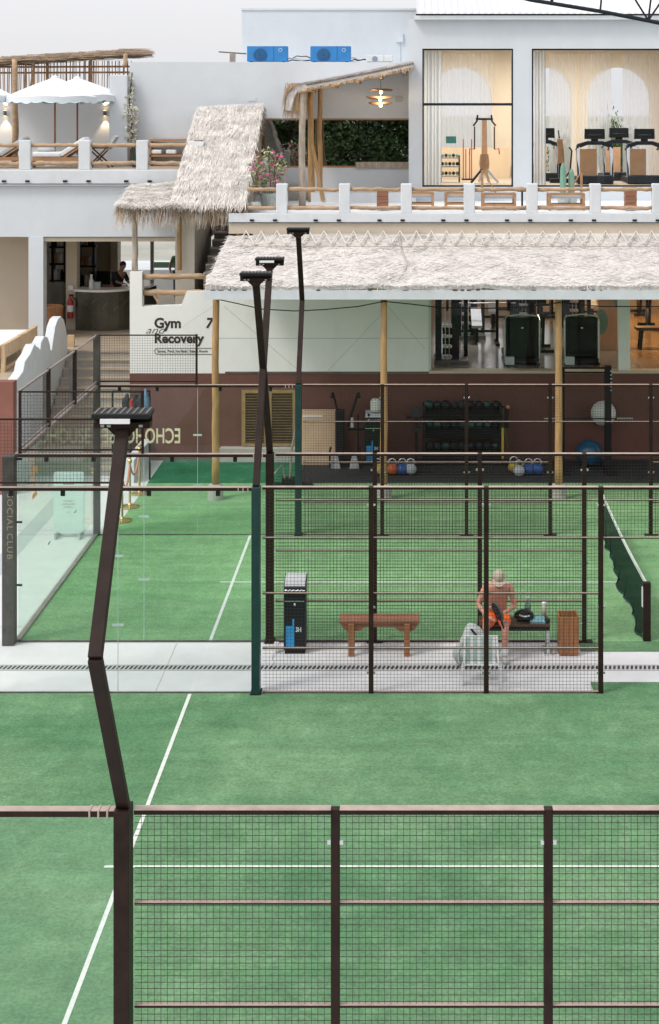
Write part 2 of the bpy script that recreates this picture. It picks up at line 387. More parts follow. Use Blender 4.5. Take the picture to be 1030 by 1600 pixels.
# ------------------------------------------------------------------ court fences
def wire_panel(x0, x1, z0, z1, Y, parent, axis='x', pitch=.0505, t=.0036, mat='wire'):
    m = MB(); h = t / 2
    n = max(2, round((x1 - x0) / pitch))
    def bx(u0, u1, w0, w1, off):
        if axis == 'x': m.box(u0, u1, Y - h + off, Y + h + off, w0, w1)
        else: m.box(Y - h + off, Y + h + off, u0, u1, w0, w1)
    for i in range(1, n):
        x = x0 + (x1 - x0) * i / n; bx(x - h, x + h, z0, z1, 0)
    n = max(2, round((z1 - z0) / pitch))
    for i in range(1, n):
        z = z0 + (z1 - z0) * i / n; bx(x0, x1, z - h, z + h, t)
    return m.build('wire_mesh', mat, parent, fixn=False)
def fence(Y, out, label, xr=9.72, corner_post='steel_green', tall=True, x0=XE):
    f = thing('court_fence', label, 'fence', (XG, Y, 0))
    s = out                                        # +1: the outside lies towards +Y
    # posts
    MB().box(XG - .06, XG + .06, Y - .07, Y + .13, 0, 3.0).build('post', corner_post, f, bevel=.006)
    xs = [XG + .06, XG + 1.67, XG + 3.34, XG + 5.0]
    xs2 = [XN + 1.0, XN + 2.67, XN + 4.34]
    for x in xs[1:] + [q for q in xs2 if q < xr]:
        MB().box(x - .035, x + .035, Y - .03, Y + .04, 0, 3.0).build('post', 'steel', f, bevel=.004)
        for z in (2.73, 1.25, .30):
            for sx in (-1, 1):
                MB().box(x + sx * .036, x + sx * .062, Y - .035, Y - .02, z, z + .03).build('clamp', 'chrome', f)
        if out * (Y - 23) > 0 or Y > 23: MB().box(x - (.13 if Y > 23 else .05), x + (.13 if Y > 23 else .05), Y - .06, Y + .07, .012, .024).build('foot_plate', 'black', f)
    MB().box(XG - .08, XG + .08, Y - .09, Y + .15, .012, .024).build('foot_plate', 'black', f)
    # rails and wire panels
    def bay(a, c, zs):
        for z in zs:
            th, dp = (.034, .042) if z > 2.9 else (.014, .020)
            r_ = MB().box(a, c, Y - dp, Y + dp, z - th / 2, z + th / 2).build('rail', 'steel', f)
            MB().box(a, c, Y - dp, Y + dp, z + th / 2, z + th / 2 + .004).build('lit_rail_top', 'lit_rail_top', r_)  # bright top of the dark rail, painted as a thin pale strip
        wire_panel(a, c, zs[-1], zs[0], Y, f)
    full = [2.985, 2.26, 1.455, .66, .03]
    for a, c in zip(xs[:-1], xs[1:]): bay(a + .035, c - .035, full)
    bay(xs[-1] + .035, min(xr, XN + 1.0) - .035, [2.985, 2.26])
    for i in range(len(xs2) - 1):
        if xs2[i] < xr: bay(xs2[i] + .035, xs2[i+1] - .035, full)
    # glass end
    for a, c in ((x0, XM), (XM, XG - .06)):
        if c <= x0: continue
        MB().box(a + .006, c - .006, Y - .006, Y + .006, .03, 2.95).build('glass_pane', 'glass', f)
    r_ = MB().box(x0, XG - .06, Y - .042, Y + .042, 2.95, 2.995).build('top_rail', 'steel', f)
    MB().box(x0, XG - .06, Y - .042, Y + .042, 2.995, 3.0).build('lit_rail_top', 'lit_rail_top', r_)
    MB().box(x0, XG - .06, Y - .012, Y + .012, .012, .03).build('base_channel', 'steel_grey', f)
    for x in [q for q in (XE + .45, XE + 1.2, XM + .45, XM + 1.45) if q > x0 and x0 <= XE]:
        MB().box(x - .03, x + .03, Y - .02, Y + .02, 2.87, 2.95).build('clip', 'black', f)
    for i in range(3):
        MB().box(XG - .12 - i * .07, XG - .105 - i * .07, Y - .047, Y + .047, 2.94, 3.006).build('sleeve', 'lit_rail_top', f)
    if x0 < XM: MB().box(XM - .004, XM + .004, Y - .0065, Y + .0065, .03, 2.95).build('pane_seam', 'stripe_green', f)
    for z in (1.0, 2.0):
        if x0 < XM: MB().box(XM - .085, XM + .085, Y - .012, Y - .007, z - .018, z + .018).build('joint_plate', 'stripe_green', f)
    if tall and x0 <= XE:
        for x in (XE + .03, XM - .02):
            MB().box(x - .02, x + .02, Y - .02, Y + .02, 3.0, 4.0).build('upper_post', 'steel', f)
        for z in (3.06, 3.98):
            MB().box(XE + .05, XM - .04, Y - .012, Y + .012, z - .012, z + .012).build('rail', 'steel', f)
        wire_panel(XE + .05, XM - .04, 3.07, 3.97, Y, f)
    return f
f1 = fence(Y1N, -1, 'brown steel mesh fence along the bottom of the picture, nearest the viewer', xr=4.0, corner_post='steel', tall=False, x0=-5.2)
f2 = fence(Y1F, 1, 'mesh and glass court fence in front of the wooden bench and seated person', xr=6.0)
f3 = fence(Y2N, -1, 'mesh and glass court fence right behind the wooden bench and seated person', xr=6.5, corner_post='steel')
f4 = fence(Y2F, 1, 'mesh and glass fence at the back of the far court before the gym equipment', xr=8.5)
# end wall of the far court
ew = thing('end_wall', 'glass end wall of the far court with a strip of wire mesh on top', 'glass wall', (XE, Y2N, 0))
ys = [Y2N + .02, Y2N + 2.0, Y2N + 4.0, Y2F - .02]
for a, c in zip(ys[:-1], ys[1:]):
    MB().box(XE - .006, XE + .006, a + .006, c - .006, .05, 2.94).build('glass_pane', 'glass', ew)
    wire_panel(a + .02, c - .02, 3.07, 3.97, XE, ew, axis='y', t=.0018)
for y in ys[1:3]:
    MB().box(XE - .03, XE + .03, y - .03, y + .03, 3.0, 4.0).build('upper_post', 'steel', ew)
    MB().box(XE - .09, XE - .03, y - .05, y + .05, 3.0, 3.95).build('bracket', 'steel_grey', ew)
MB().box(XE - .06, XE + .06, Y2F - .06, Y2F + .06, .012, 4.0).build('post', 'post_grey', ew)
MB().box(XE - .06, XE + .04, Y2N, Y2F, 2.94, 3.0).build('top_rail', 'steel_light', ew)
for z in (3.06, 3.98): MB().box(XE - .015, XE + .015, Y2N, Y2F, z - .015, z + .015).build('rail', 'steel_light', ew)
MB().box(XE - .05, XE + .03, Y2N, Y2F, .012, .05).build('base_channel', 'steel_light', ew)
for y in (25.9, 27.9):
    for z in (1.0, 2.0): MB().box(XE + .007, XE + .012, y - .09, y + .09, z - .018, z + .018).build('joint_plate', 'stripe_green', ew)
MB().box(XE - .21, XE - .02, Y2N - .18, Y2N + .02, 0, 2.99).build('corner_post', 'post_grey', ew, bevel=.008)
for z in (.9, 1.9, 2.9): MB().box(XE - .02, XE + .07, Y2N - .03, Y2N - .01, z, z + .03).build('clamp', 'black', ew)

# lettering
TEXTS = []
def text(body, size, loc, rot, mat, parent, name='lettering', bold=0.0, extr=.004, align='LEFT', mirror=False, xs=1.0, shear=0, spacing=1.0):
    cu = bpy.data.curves.new(name, 'FONT'); cu.body = body; cu.size = size; cu.offset = bold; cu.extrude = extr
    cu.align_x = align; cu.shear = shear; cu.space_character = spacing; cu.resolution_u = 3
    TEXTS.append((cu, loc, rot, mat, parent, name, mirror, xs))
def flush_texts():
    tmp = []
    for t in TEXTS:
        o = bpy.data.objects.new('tmp_text', t[0]); COL.objects.link(o); tmp.append(o)
    bpy.context.view_layer.update(); dg_ = bpy.context.evaluated_depsgraph_get()
    for o, (cu, loc, rot, mat, parent, name, mirror, xs) in zip(tmp, TEXTS):
        me = bpy.data.meshes.new_from_object(o.evaluated_get(dg_)); me.name = name
        M4 = Matrix.Translation(Vector(loc) - ORG.get(parent.name, Vector())) @ rot.to_matrix().to_4x4() @ Matrix.Diagonal((-xs if mirror else xs, 1, 1, 1))
        me.transform(M4); me.materials.clear(); me.materials.append(MT[mat])
        link(name, me, parent)
    for o in tmp: bpy.data.objects.remove(o)
from mathutils import Euler
FR = Euler((R(90), 0, 0))                           # faces the camera (-Y)
text('ECHOHOUSE', .42, (PX(283, Y2F), Y2F - .012, PZ(692, Y2F)), FR, 'cream_letter', f4, mirror=True, xs=.62, bold=.006, extr=.001)
text('SOCIAL', .13, (XE - .125, Y2N - .186, 2.12), Euler((R(90), R(90), 0)), 'gold_letter', ew, xs=1.15, extr=.001, align='CENTER', spacing=1.2)
text('CLUB', .13, (XE - .125, Y2N - .186, 1.58), Euler((R(90), R(90), 0)), 'gold_letter', ew, xs=1.15, extr=.001, align='CENTER', spacing=1.2)
text('2', .72, (XE + .010, 24.92, 2.05), Euler((R(90), 0, R(90))), 'orange_letter', ew, mirror=True, bold=.008, extr=.001, align='CENTER')

# floodlight masts
def mast(Y, out, label, flip=False):
    m = thing('floodlight_mast', label, 'floodlight', (XG, Y, 3.0), 'floodlight masts on the fence posts')
    p0, p1, p2 = Vector((XG, Y + .03, 3.0)), Vector((XG, Y + out * 1.02, 4.55)), Vector((XG, Y - out * .02, 6.0))
    MB().bar(p0, p1, .10, .07, up=(0, 1, 0)).build('lower_pole', 'steel', m, bevel=.006)
    MB().bar(p1, p2, .10, .07, up=(0, 1, 0)).build('upper_pole', 'steel', m, bevel=.006)
    yb = p2.y
    b = MB().box(XG - .22, XG + .22, yb - .06, yb + .06, 5.99, 6.035)
    b.add([(XG-.12,yb-.04,5.99),(XG+.12,yb-.04,5.99),(XG+.05,yb-.04,5.92),(XG-.05,yb-.04,5.92),(XG-.12,yb+.04,5.99),(XG+.12,yb+.04,5.99),(XG+.05,yb+.04,5.92),(XG-.05,yb+.04,5.92)],
          [(0,1,2,3),(7,6,5,4),(0,4,5,1),(1,5,6,2),(2,6,7,3),(3,7,4,0)])
    br = b.build('bracket', 'steel', m)
    for sx in (-.15, -.10, .15): MB().box(XG + sx - .015, XG + sx + .015, yb - .068, yb - .061, 6.0, 6.02).build('bolt', 'chrome', br)
    tilt = 0.0
    pn = MB(); d = .13
    pts = [(-.225, -d), (.225, -d), (.225, d), (-.225, d)]
    vs = [(XG + a, yb + c, 6.075 + c * tilt) for a, c in pts] + [(XG + a, yb + c, 6.115 + c * tilt) for a, c in pts]
    pn.add(vs, [(0,3,2,1),(4,5,6,7),(0,1,5,4),(1,2,6,5),(2,3,7,6),(3,0,4,7)])
    hd = pn.build('lamp_head', 'black', m, bevel=.008)
    fm = MB()
    for i in range(9):
        x = XG - .2 + i * .05; fm.bar((x, yb - .12, 6.118), (x, yb + .12, 6.118), .016, .006)
    fm.build('cooling_fins', 'steel_grey', hd)
    if out < 0: MB().box(XG - .15, XG + .08, yb - .16, yb - .135, 6.045, 6.08).build('driver_box', 'white_plastic', m)
    MB().box(XG - .225, XG + .225, yb - out * .02 - .01, yb - out * .02 + .01, 6.034, 6.09).build('yoke', 'steel', m)
    return m
mast(Y1N, -1, 'tall bent brown floodlight mast standing nearest, at the left')
mast(Y1F, 1, 'bent floodlight mast whose lamp is the lower left of the three together')
mast(Y2N, -1, 'bent floodlight mast with the middle lamp, crossing the mast beside it')
mast(Y2F, 1, 'slim bent floodlight mast with the highest and farthest lamp')

# court net
net = thing('court_net', 'sagging dark green net with white tape across the far court', 'net', (XN, Y2N, 0))
MB().box(XN - .06, XN + .06, Y2N + .0, Y2N + .10, .012, .94).build('post', 'steel', net, bevel=.006)
MB().box(XN - .05, XN + .05, Y2F - .16, Y2F - .06, .012, .94).build('post', 'steel', net)
N = 60; rows = []
for i in range(N + 1):
    t = i / N; y = Y2N + .1 + t * (Y2F - Y2N - .25); sag = .06 * math.sin(math.pi * t)
    row = []
    for j in range(15):
        w = j / 14
        bl = (.10 * math.sin(math.pi * min(1, t * 1.35 + .05)) + .12 * noise.noise((t * 6, 1.3, 0))) * (w ** 2.0)
        fold = .028 * math.sin(t * 46 + 3 * noise.noise((t * 9, 0, 2))) * w ** 1.2
        low = .05 + .07 * (noise.noise((t * 11, 4, 1)) + .3)
        row.append((XN - max(0, bl) - fold, y, (.90 - sag) * (1 - w) + max(.02, low) * w))
    rows.append(row)
MB().grid(rows).build('mesh_sheet', 'net_sheer', net, smooth=True, fixn=False)
hem = MB().tube([r[-1] for r in rows], .014, 5); hem.build('hem', 'net', net)
tp = []
for i in range(N + 1): x, y, z = rows[i][0]; tp.append((x, y, z))
tm = MB()
for sx in (-.008, .008): tm.grid([[(p[0] + sx, p[1], p[2] + .035), (p[0] + sx, p[1], p[2] - .035)] for p in tp])
tm.grid([[(p[0] - .008, p[1], p[2] + .035), (p[0] + .008, p[1], p[2] + .035)] for p in tp])
tm.build('tape', 'line_white', net, fixn=False)
MB().box(XN - .075, XN - .062, Y2N + .02, Y2N + .09, .55, .86).build('strap', 'white_plastic', net)

# ------------------------------------------------------------------ lower gym building
gb = thing('gym_hall', 'pale gym hall with maroon base wall and wide gym window under the thatch', 'building', (0, YW, 0))
XL = PX(203, YW); XO = PX(670, YW)
MB().box(XL, 10, YW, YW + .3, 0, 2.10).build('base_wall', 'maroon_shaded', gb)
# front wall left of the window, with the stepped parapet at its left
z_pil, z_par, z_up = PZ(425, YW), PZ(477, YW), PZ(455, YW)
xp, xq = PX(222, YW), PX(-0 + 283, YW)
MB().prism([(XL, 2.1), (XO, 2.1), (XO, 5.45), (PX(322, YW), 5.45 - 1.0), (PX(322, YW), z_up), (PX(292, YW), z_up), (xq, z_par), (xp, z_par - .03), (xp, z_pil), (XL, z_pil)], 'y', YW - .004, YW + .3).build('front_wall', 'grey_wall', gb)
MB().box(XO, 10, YW, YW + .3, 4.35, 5.45).build('lintel', 'grey_wall', gb)
MB().box(XO, 10, YW - .03, YW + .33, 2.10, 2.16).build('window_sill', 'beige_wall', gb)
MB().box(XO, XO + .06, YW + .05, YW + .12, 2.16, 4.35).build('window_frame', 'ac_white', gb)
MB().box(PX(967, YW), PX(985, YW), YW + .04, YW + .24, 2.16, 4.35).build('window_pillar', 'grey_wall', gb)
for x in (XO + .06, PX(742, YW), PX(876, YW)):
    pass
prev = XO + .06
for x in (PX(762, YW), PX(874, YW), PX(967, YW)):
    MB().box(prev + .01, x - .01, YW + .10, YW + .11, 2.17, 4.34).build('glass_pane', 'glass_clear', gb); prev = x
MB().box(PX(985, YW) + .01, 9, YW + .10, YW + .11, 2.17, 4.34).build('glass_pane', 'glass_clear', gb)
MB().box(XO - .1, PX(905, YW) + 1.6, YW + .3, 48, 1.9, 2.12).build('floor', 'gym_floor', gb)
XF = PX(905, YW) + 1.6
MB().box(XF, 11, YW + .3, 48, 1.9, 2.119).build('floor', 'gym_floor_lit_warm', gb)  # right part of the same floor, tinted as lit by warm lamps
bw = MB()                                             # back wall with high windows on the left half
bw.box(XO - .1, 11, 48, 48.2, 2.12, 2.75); bw.box(XO - .1, 11, 48, 48.2, 4.6, 5.3)
for a, c in ((XO - .1, .7), (2.85, 2.95), (5.0, 11)): bw.box(a, c, 48, 48.2, 2.75, 4.6)
bw.build('back_wall', 'plywood', gb)
MB().box(XO - .25, XO - .1, YW + .3, 48.2, 1.9, 5.3).build('side_wall', 'grey_wall', gb)
MB().box(11, 11.2, YW + .3, 48.2, 1.9, 5.3).build('side_wall', 'beige_wall', gb)
MB().box(XO - .1, 11, YW + .3, 41.9, 5.25, 5.5).build('ceiling', 'grey_wall', gb)
MB().box(XO - .1, 11, 41.9, 48.2, 5.25, 5.5).build('ceiling', 'grey_wall', gb)
MB().box(PX(338, YW), XO, YW - .007, YW - .0045, PZ(529, YW), PZ(528, YW)).build('wall_joint', 'cushion_grey', gb)
MB().box(PX(352, YW), XO, YW - .016, YW - .006, PZ(583, YW), PZ(580.5, YW)).build('wall_trim', 'steel_grey', gb)
# wall lettering
FY = YW - .008
text('Gym', .335, (PX(241, YW), FY, PZ(512, YW)), FR, 'ink', gb, bold=.011, extr=.003)
text('7', .335, (PX(321, YW), FY, PZ(512, YW)), FR, 'ink', gb, bold=.011, extr=.003, shear=.18)
text('Recovery', .315, (PX(241, YW), FY, PZ(535.5, YW)), FR, 'ink', gb, bold=.011, extr=.003, xs=.985)
text('and', .25, (PX(227, YW), FY - .003, PZ(521, YW)), FR, 'ink', gb, bold=-.003, extr=.001, shear=.45, xs=1.25)
text('Sauna, Pool, Ice Bath, Steam Room', .088, (PX(246, YW), FY, PZ(550.5, YW)), FR, 'ink', gb, bold=.001, extr=.002, xs=.98)
pl_ = []
x0, x1, z0, z1 = PX(242, YW), PX(337, YW), PZ(553.5, YW), PZ(544, YW); rr = (z1 - z0) / 2
for k in range(9): a = R(90 + 180 * k / 8); pl_.append((x0 + rr + rr * math.cos(a), FY, (z0 + z1) / 2 + rr * math.sin(a)))
for k in range(9): a = R(-90 + 180 * k / 8); pl_.append((x1 - rr + rr * math.cos(a), FY, (z0 + z1) / 2 + rr * math.sin(a)))
MB().tube(pl_ + [pl_[0]], .007, 4).build('pill_outline', 'ink', gb)
# louvred double doors in the base wall
for a, c in ((378, 418), (419, 462)):
    x0, x1, z0, z1 = PX(a, YW), PX(c, YW), .36, PZ(609, YW)
    sh = MB().box(x0, x0 + .09, YW - .05, YW - .001, z0, z1).box(x1 - .07, x1, YW - .05, YW - .001, z0, z1).box(x0 + .09, x1 - .07, YW - .05, YW - .001, z1 - .07, z1).box(x0 + .09, x1 - .07, YW - .05, YW - .001, z0, z0 + .06).build('shutter', 'shutter_frame', gb)
    n = 19
    for k in range(n):
        z = z0 + .08 + (z1 - z0 - .17) * k / (n - 1)
        MB().bar((x0 + .09, YW - .03, z), (x1 - .07, YW - .03, z), .045, .012, up=(0, .7, .7)).build('slat', 'shutter_slat', sh)
MB().box(PX(345, YW), PX(462, YW), YW - .25, YW - .002, .02, .34).build('plinth', 'step', gb)
MB().box(PX(237, YW) - .02, PX(255, YW) - .5, YW - 2.2, YW, 0, .52).build('side_plinth', 'white_trim', gb)

# warm ceiling lamps and one added white fill light in the gym hall
def ceil_lamp_or_fill(x, y, z, w, d, mat, pw, col, label):
    t = thing('ceiling_lamp_or_fill', label, 'lamp', (x, y, z))
    MB().box(x - w/2, x + w/2, y - d/2, y + d/2, z - .06, z - .02).build('diffuser', mat, t)
    MB().box(x - w/2 - .03, x + w/2 + .03, y - d/2 - .03, y + d/2 + .03, z - .02, z).build('housing', 'ac_white', t)
    l = bpy.data.lights.new('ceiling_area_light', 'AREA'); l.energy = pw; l.color = col; l.size = w; l.shape = 'RECTANGLE'; l.size_y = d
    o = bpy.data.objects.new('ceiling_area_light', l); COL.objects.link(o); o.parent = t; o.location = (0, 0, -.07)
ceil_lamp_or_fill(2.0, 40.5, 5.25, 1.2, .3, 'fill_panel', 60, (1, .97, .94), 'added white fill light over the weight machines in the gym hall')
ceil_lamp_or_fill(6.3, 44.5, 5.25, .5, .5, 'warm_lamp', 90, (1, .66, .34), 'warm ceiling lamp at the back right of the gym hall')
ceil_lamp_or_fill(7.2, 40.0, 5.25, .5, .5, 'warm_lamp', 70, (1, .66, .34), 'warm ceiling lamp over the gym hall bench')

# gym machines inside
def treadmill(x, y, z, w, label, detail=True):
    t = thing('treadmill', label, 'treadmill', (x, y, z))
    b = MB()
    b.prism([(y, z + .18), (y + .03, z + 1.16), (y + .10, z + 1.2), (y + .16, z + 1.16), (y + .20, z + .18)], 'x', x - w/2, x + w/2)
    b.build('shroud', 'black', t, bevel=.03)
    MB().box(x - w/2 - .02, x + w/2 + .02, y - .02, y + 1.7, z + .04, z + .17).build('deck', 'black', t, bevel=.02)
    MB().box(x - w/2 + .04, x + w/2 - .04, y + .25, y + 1.65, z + .172, z + .18).build('belt', 'rubber', t)
    for s in (-1, 1):
        MB().tube([(x + s*(w/2 + .03), y + .02, z + .05), (x + s*(w/2 + .03), y + .06, z + 1.1), (x + s*(w/2 - .02), y + .12, z + 1.22)], .03, 8).build('upright', 'chrome', t)
        MB().box(x + s*w/2 - .05, x + s*w/2 + .05, y - .05, y + .06, z, z + .05).build('foot', 'black', t)
    MB().tube([(x - w/2, y + .1, z + 1.2), (x, y + .07, z + 1.25), (x + w/2, y + .1, z + 1.2)], .02, 6).build('handrail', 'chrome', t)
    MB().ball((x, y - .01, z + .92), .035, .01, .025).build('emblem', 'chrome', t)
    MB().box(x - w/2 - .03, x - w/2 + .19, y - .16, y - .02, z + .03, z + .22).build('power_unit', 'aboard', t)
    return t
treadmill(PX(816, 37.3), 37.25, 2.12, .80, 'black treadmill left of the bamboo pole in the gym window')
treadmill(PX(909, 37.3), 37.25, 2.12, .78, 'black treadmill right of the bamboo pole in the gym window')
def rack_station(x, y, z, label):
    t = thing('weight_machine', label, 'gym machine', (x, y, z))
    for dx, dy, w in ((0, 0, .16), (.42, .1, .2), (.7, .6, .1), (0, .8, .1)):
        MB().box(x + dx - w/2, x + dx + w/2, y + dy - .07, y + dy + .07, z, z + 2.6).build('upright', 'navy', t)
    MB().box(x - .1, x + .75, y - .1, y + 1.0, z, z + .10).build('base', 'steel_grey', t)
    for k in range(10):
        MB().box(x + .1, x + .34, y + .02, y + .16, z + .14 + k*.085, z + .21 + k*.085).build('weight_plate', 'black' if k % 3 else 'chrome', t)
    for dx in (.17, .27): MB().tube([(x + dx, y + .0, z + .1), (x + dx, y + .0, z + 2.5)], .014, 6).build('guide_rod', 'chrome', t)
    MB().bar((x, y + .4, z + 2.2), (x + .7, y + .4, z + 2.2), .08, .08).build('crossbar', 'navy', t)
rack_station(PX(685, 37.6), 37.4, 2.12, 'dark weight machine with plate stack at the left end of the gym window')
def press(x, y, z, label, s=1.0):
    t = thing('bench_press', label, 'gym machine', (x, y, z))
    for dx in (-.55, .55):
        MB().box(x + dx - .04, x + dx + .04, y - .04, y + .04, z, z + 1.35).build('upright', 'black', t)
        MB().box(x + dx - .05, x + dx + .05, y - .5, y + .5, z, z + .07).build('foot', 'black', t)
        for r, w in ((.22, .05), (.16, .1)):
            MB().tube([(x + dx*1.5, y, z + 1.1), (x + dx*1.5 + w, y, z + 1.1)], r, 16).build('plate', 'black', t)
    MB().tube([(x - 1.05, y, z + 1.1), (x + 1.05, y, z + 1.1)], .016, 8).build('barbell', 'chrome', t)
    MB().box(x - .55, x + .55, y + .4, y + .46, z + .25, z + .31).build('crossbar', 'black', t)
    MB().bar((x, y - .2, z + .48), (x, y + .7, z + .85), .28, .08).build('pad', 'cushion_grey', t)
    MB().box(x - .04, x + .04, y - .1, y + .6, z + .05, z + .45).build('stem', 'black', t)
press(PX(745, 40.6), 40.6, 2.12, 'weight bench with barbell behind the glass left of the treadmills')
press(PX(800, 45.2), 45.0, 2.12, 'weight bench far back behind the left treadmill')
press(PX(925, 44.5), 44.5, 2.12, 'weight bench far back behind the right treadmill')
def bike(x, y, z, label, rz=0.0, mat='black'):
    t = thing('exercise_bike', label, 'exercise bike', (x, y, z))
    MB().box(x - .25, x + .25, y - .5, y - .42, z, z + .07).build('foot', mat, t)
    MB().box(x - .25, x + .25, y + .42, y + .5, z, z + .07).build('foot', mat, t)
    MB().bar((x, y - .46, z + .05), (x, y + .46, z + .05), .08, .06).build('base', mat, t)
    MB().bar((x, y - .1, z + .05), (x, y - .3, z + .95), .07, .07).build('seat_post', mat, t)
    MB().bar((x, y + .15, z + .05), (x, y + .35, z + 1.1), .07, .07).build('stem', mat, t)
    MB().prism([(y - .45, z + .95), (y - .15, z + .93), (y - .15, z + 1.0), (y - .42, z + 1.03)], 'x', x - .1, x + .1).build('saddle', mat, t)
    MB().tube([(x - .25, y + .2, z + 1.15), (x - .2, y + .38, z + 1.12), (x + .2, y + .38, z + 1.12), (x + .25, y + .2, z + 1.15)], .02, 6).build('handlebar', mat, t)
    MB().tube([(x - .03, y + .25, z + .3), (x + .03, y + .25, z + .3)], .24, 18).build('flywheel', 'steel_grey', t)
    MB().bar((x, y + .36, z + 1.12), (x, y + .42, z + 1.36), .26, .03).build('console', 'black_gloss', t)
rack_station(PX(716, 41.6), 41.4, 2.12, 'dark weight machine behind the bench press at the left of the gym window')
rack_station(PX(806, 43.4), 43.2, 2.12, 'dark weight machine standing behind the left treadmill')
rack_station(PX(884, 42.4), 42.2, 2.12, 'dark weight machine standing behind the right treadmill')
press(PX(770, 43.6), 43.4, 2.12, 'weight bench in the middle of the gym hall left of the treadmills')
bike(PX(848, 39.6), 39.6, 2.12, 'exercise bike between the two treadmills in the gym window')
bike(PX(1012, 43.8), 43.6, 2.12, 'exercise bike behind the low bench at the right picture edge')
bike(PX(833, 43), 42.6, 2.12, 'exercise bike behind the bamboo pole in the gym hall')
bike(PX(862, 46), 46, 2.12, 'exercise bike farther back right of the bamboo pole in the gym hall')
bike(PX(1000, 46.5), 46.5, 2.12, 'exercise bike at the warm lit back right of the gym hall')
t = thing('gym_bench', 'low dark wooden bench behind the glass at the right picture edge', 'bench', (PX(1020, 40), 39.8, 2.12))
xb, yb, zb = PX(1020, 39.8), 39.8, 2.12
MB().box(xb - .45, xb + .9, yb - .2, yb + .2, zb + .5, zb + .58).build('seat', 'wood_dark', t)
for dx in (-.35, .8):
    for dy in (-.14, .14): MB().bar((xb + dx, yb + dy, zb), (xb + dx + (.05 if dx < 0 else -.05), yb + dy, zb + .5), .07, .06, up=(0, 1, 0)).build('leg', 'black', t)
t = thing('peach_board', 'curved peach panel with green spots behind the gym window pillar', 'panel', (PX(950, 39.5), 39.5, 2.12))
xb, yb = PX(950, 39.5), 39.5
pp = [(-.25, 0), (.35, 0), (.35, 1.9), (-.25, 1.9)]
MB().prism([(xb + a, 2.12 + c) for a, c in pp], 'y', yb, yb + .05).build('board', 'peach', t)
for dz, r, dx in ((.75, .33, -.18), (1.45, .33, .3)):
    MB().prism([(xb + dx + r * .55 * math.cos(2*math.pi*k/20), 2.12 + dz + r * math.sin(2*math.pi*k/20)) for k in range(20)], 'y', yb - .006, yb - .001).build('spot', 'leaf_cactus', t)

# ------------------------------------------------------------------ thatch
def thatch(parent, nl, nr, fl, fr, thick, nb, ln, wd, lift, base_mat='thatch_base', straw='thatch_straw', fringe=0, fmat='thatch_fringe', flen=.35, amp=.05, sides=True, slab_name='thatch_bed', jitter=.35):
    nl, nr, fl, fr = map(Vector, (nl, nr, fl, fr))
    def P(u, w): return (nl * (1-u) + nr * u) * (1-w) + (fl * (1-u) + fr * u) * w
    du = (nr - nl).normalized(); dw = (P(.5, 0) - P(.5, 1)).normalized(); nm = dw.cross(du)
    if nm.z < 0: nm = -nm
    Wd = (nr - nl).length; Ln = (P(.5,1) - P(.5,0)).length
    nu, nw = max(4, int(Wd / .22)), max(4, int(Ln / .22)); top = []
    for j in range(nw + 1):
        top.append([P(i/nu, j/nw) + nm * (amp * noise.noise(P(i/nu, j/nw) * 1.7) + amp * .5 * noise.noise(P(i/nu, j/nw) * 5.3)) for i in range(nu + 1)])
    m = MB().grid(top); bot = [[p - nm * thick for p in r] for r in top]; m.grid([list(reversed(r)) for r in bot])
    for a, c in ((top[0], bot[0]), (top[-1], bot[-1]), ([r[0] for r in top], [r[0] for r in bot]), ([r[-1] for r in top], [r[-1] for r in bot])): m.grid([a, c])
    m.build(slab_name, base_mat, parent)
    s = MB()
    for _ in range(nb):
        u, w = random.random(), random.random()
        p = P(u, w) + nm * (amp * noise.noise(P(u, w) * 1.7) + rnd(-.01, lift))
        d = (dw + du * rnd(-jitter, jitter) + nm * rnd(-.06, .10)).normalized(); L = ln * rnd(.5, 1.3); sd = d.cross(nm).normalized() * wd * rnd(.5, 1.4)
        s.add([p - sd, p + sd, p + d * L + sd * .4 - nm * L * .05, p + d * L - sd * .4 - nm * L * .05], [(0,1,2,3)])
    if nb: s.build('straw', straw, parent, fixn=False)['kind'] = 'stuff'
    if fringe:
        s = MB(); s2 = MB()
        edges = [(nl, nr, dw)] + ([(nl, fl, -du), (nr, fr, du)] if sides else [])
        tot = sum((b - a).length for a, b, _ in edges)
        for a, b, o in edges:
            for _ in range(int(fringe * (b - a).length / tot)):
                p = a.lerp(b, random.random()) - nm * rnd(-.02, thick)
                side = (o is not dw)
                d = (o * rnd(.2, .8) + Vector((0, 0, -1)) * rnd(.5, 1.2) + du * rnd(-.2, .2) + (dw * .5 if side else Vector())).normalized()
                L = flen * rnd(.4, 1.25) * (.4 if side else 1); sd = d.cross(Vector((0, 1, 0)) if not side else Vector((1, .3, 0))).normalized() * wd * rnd(.5, 1.2)
                (s if random.random() < (.15 if side else .6) else s2).add([p - sd, p + sd, p + d * L + sd * .2, p + d * L - sd * .2], [(0,1,2,3)])
        s.build('fringe', fmat, parent, fixn=False)['kind'] = 'stuff'
        s2.build('fringe', straw, parent, fixn=False)['kind'] = 'stuff'
    return P, nm
cn = thing('thatched_canopy', 'long pale thatched canopy on bamboo poles along the gym wall', 'canopy', (0, YP, 0))
YE = 32.25; ze = PZ(446, YE); yt, zt = 36.3, PZ(368, 36.3)
xl = -4.46
P, nm = thatch(cn, (xl, YE, ze), (10, YE, ze), (xl, yt, zt), (10, yt, zt), .10, 26000, .13, .011, .02, amp=.05, fringe=600, flen=.06, fmat='thatch_straw', sides=True, jitter=2.2)
MB().box(xl - .02, 10, YE - .02, YE + .10, ze - .30, ze - .10).build('eave_board', 'white_trim', cn)
x = xl + .1
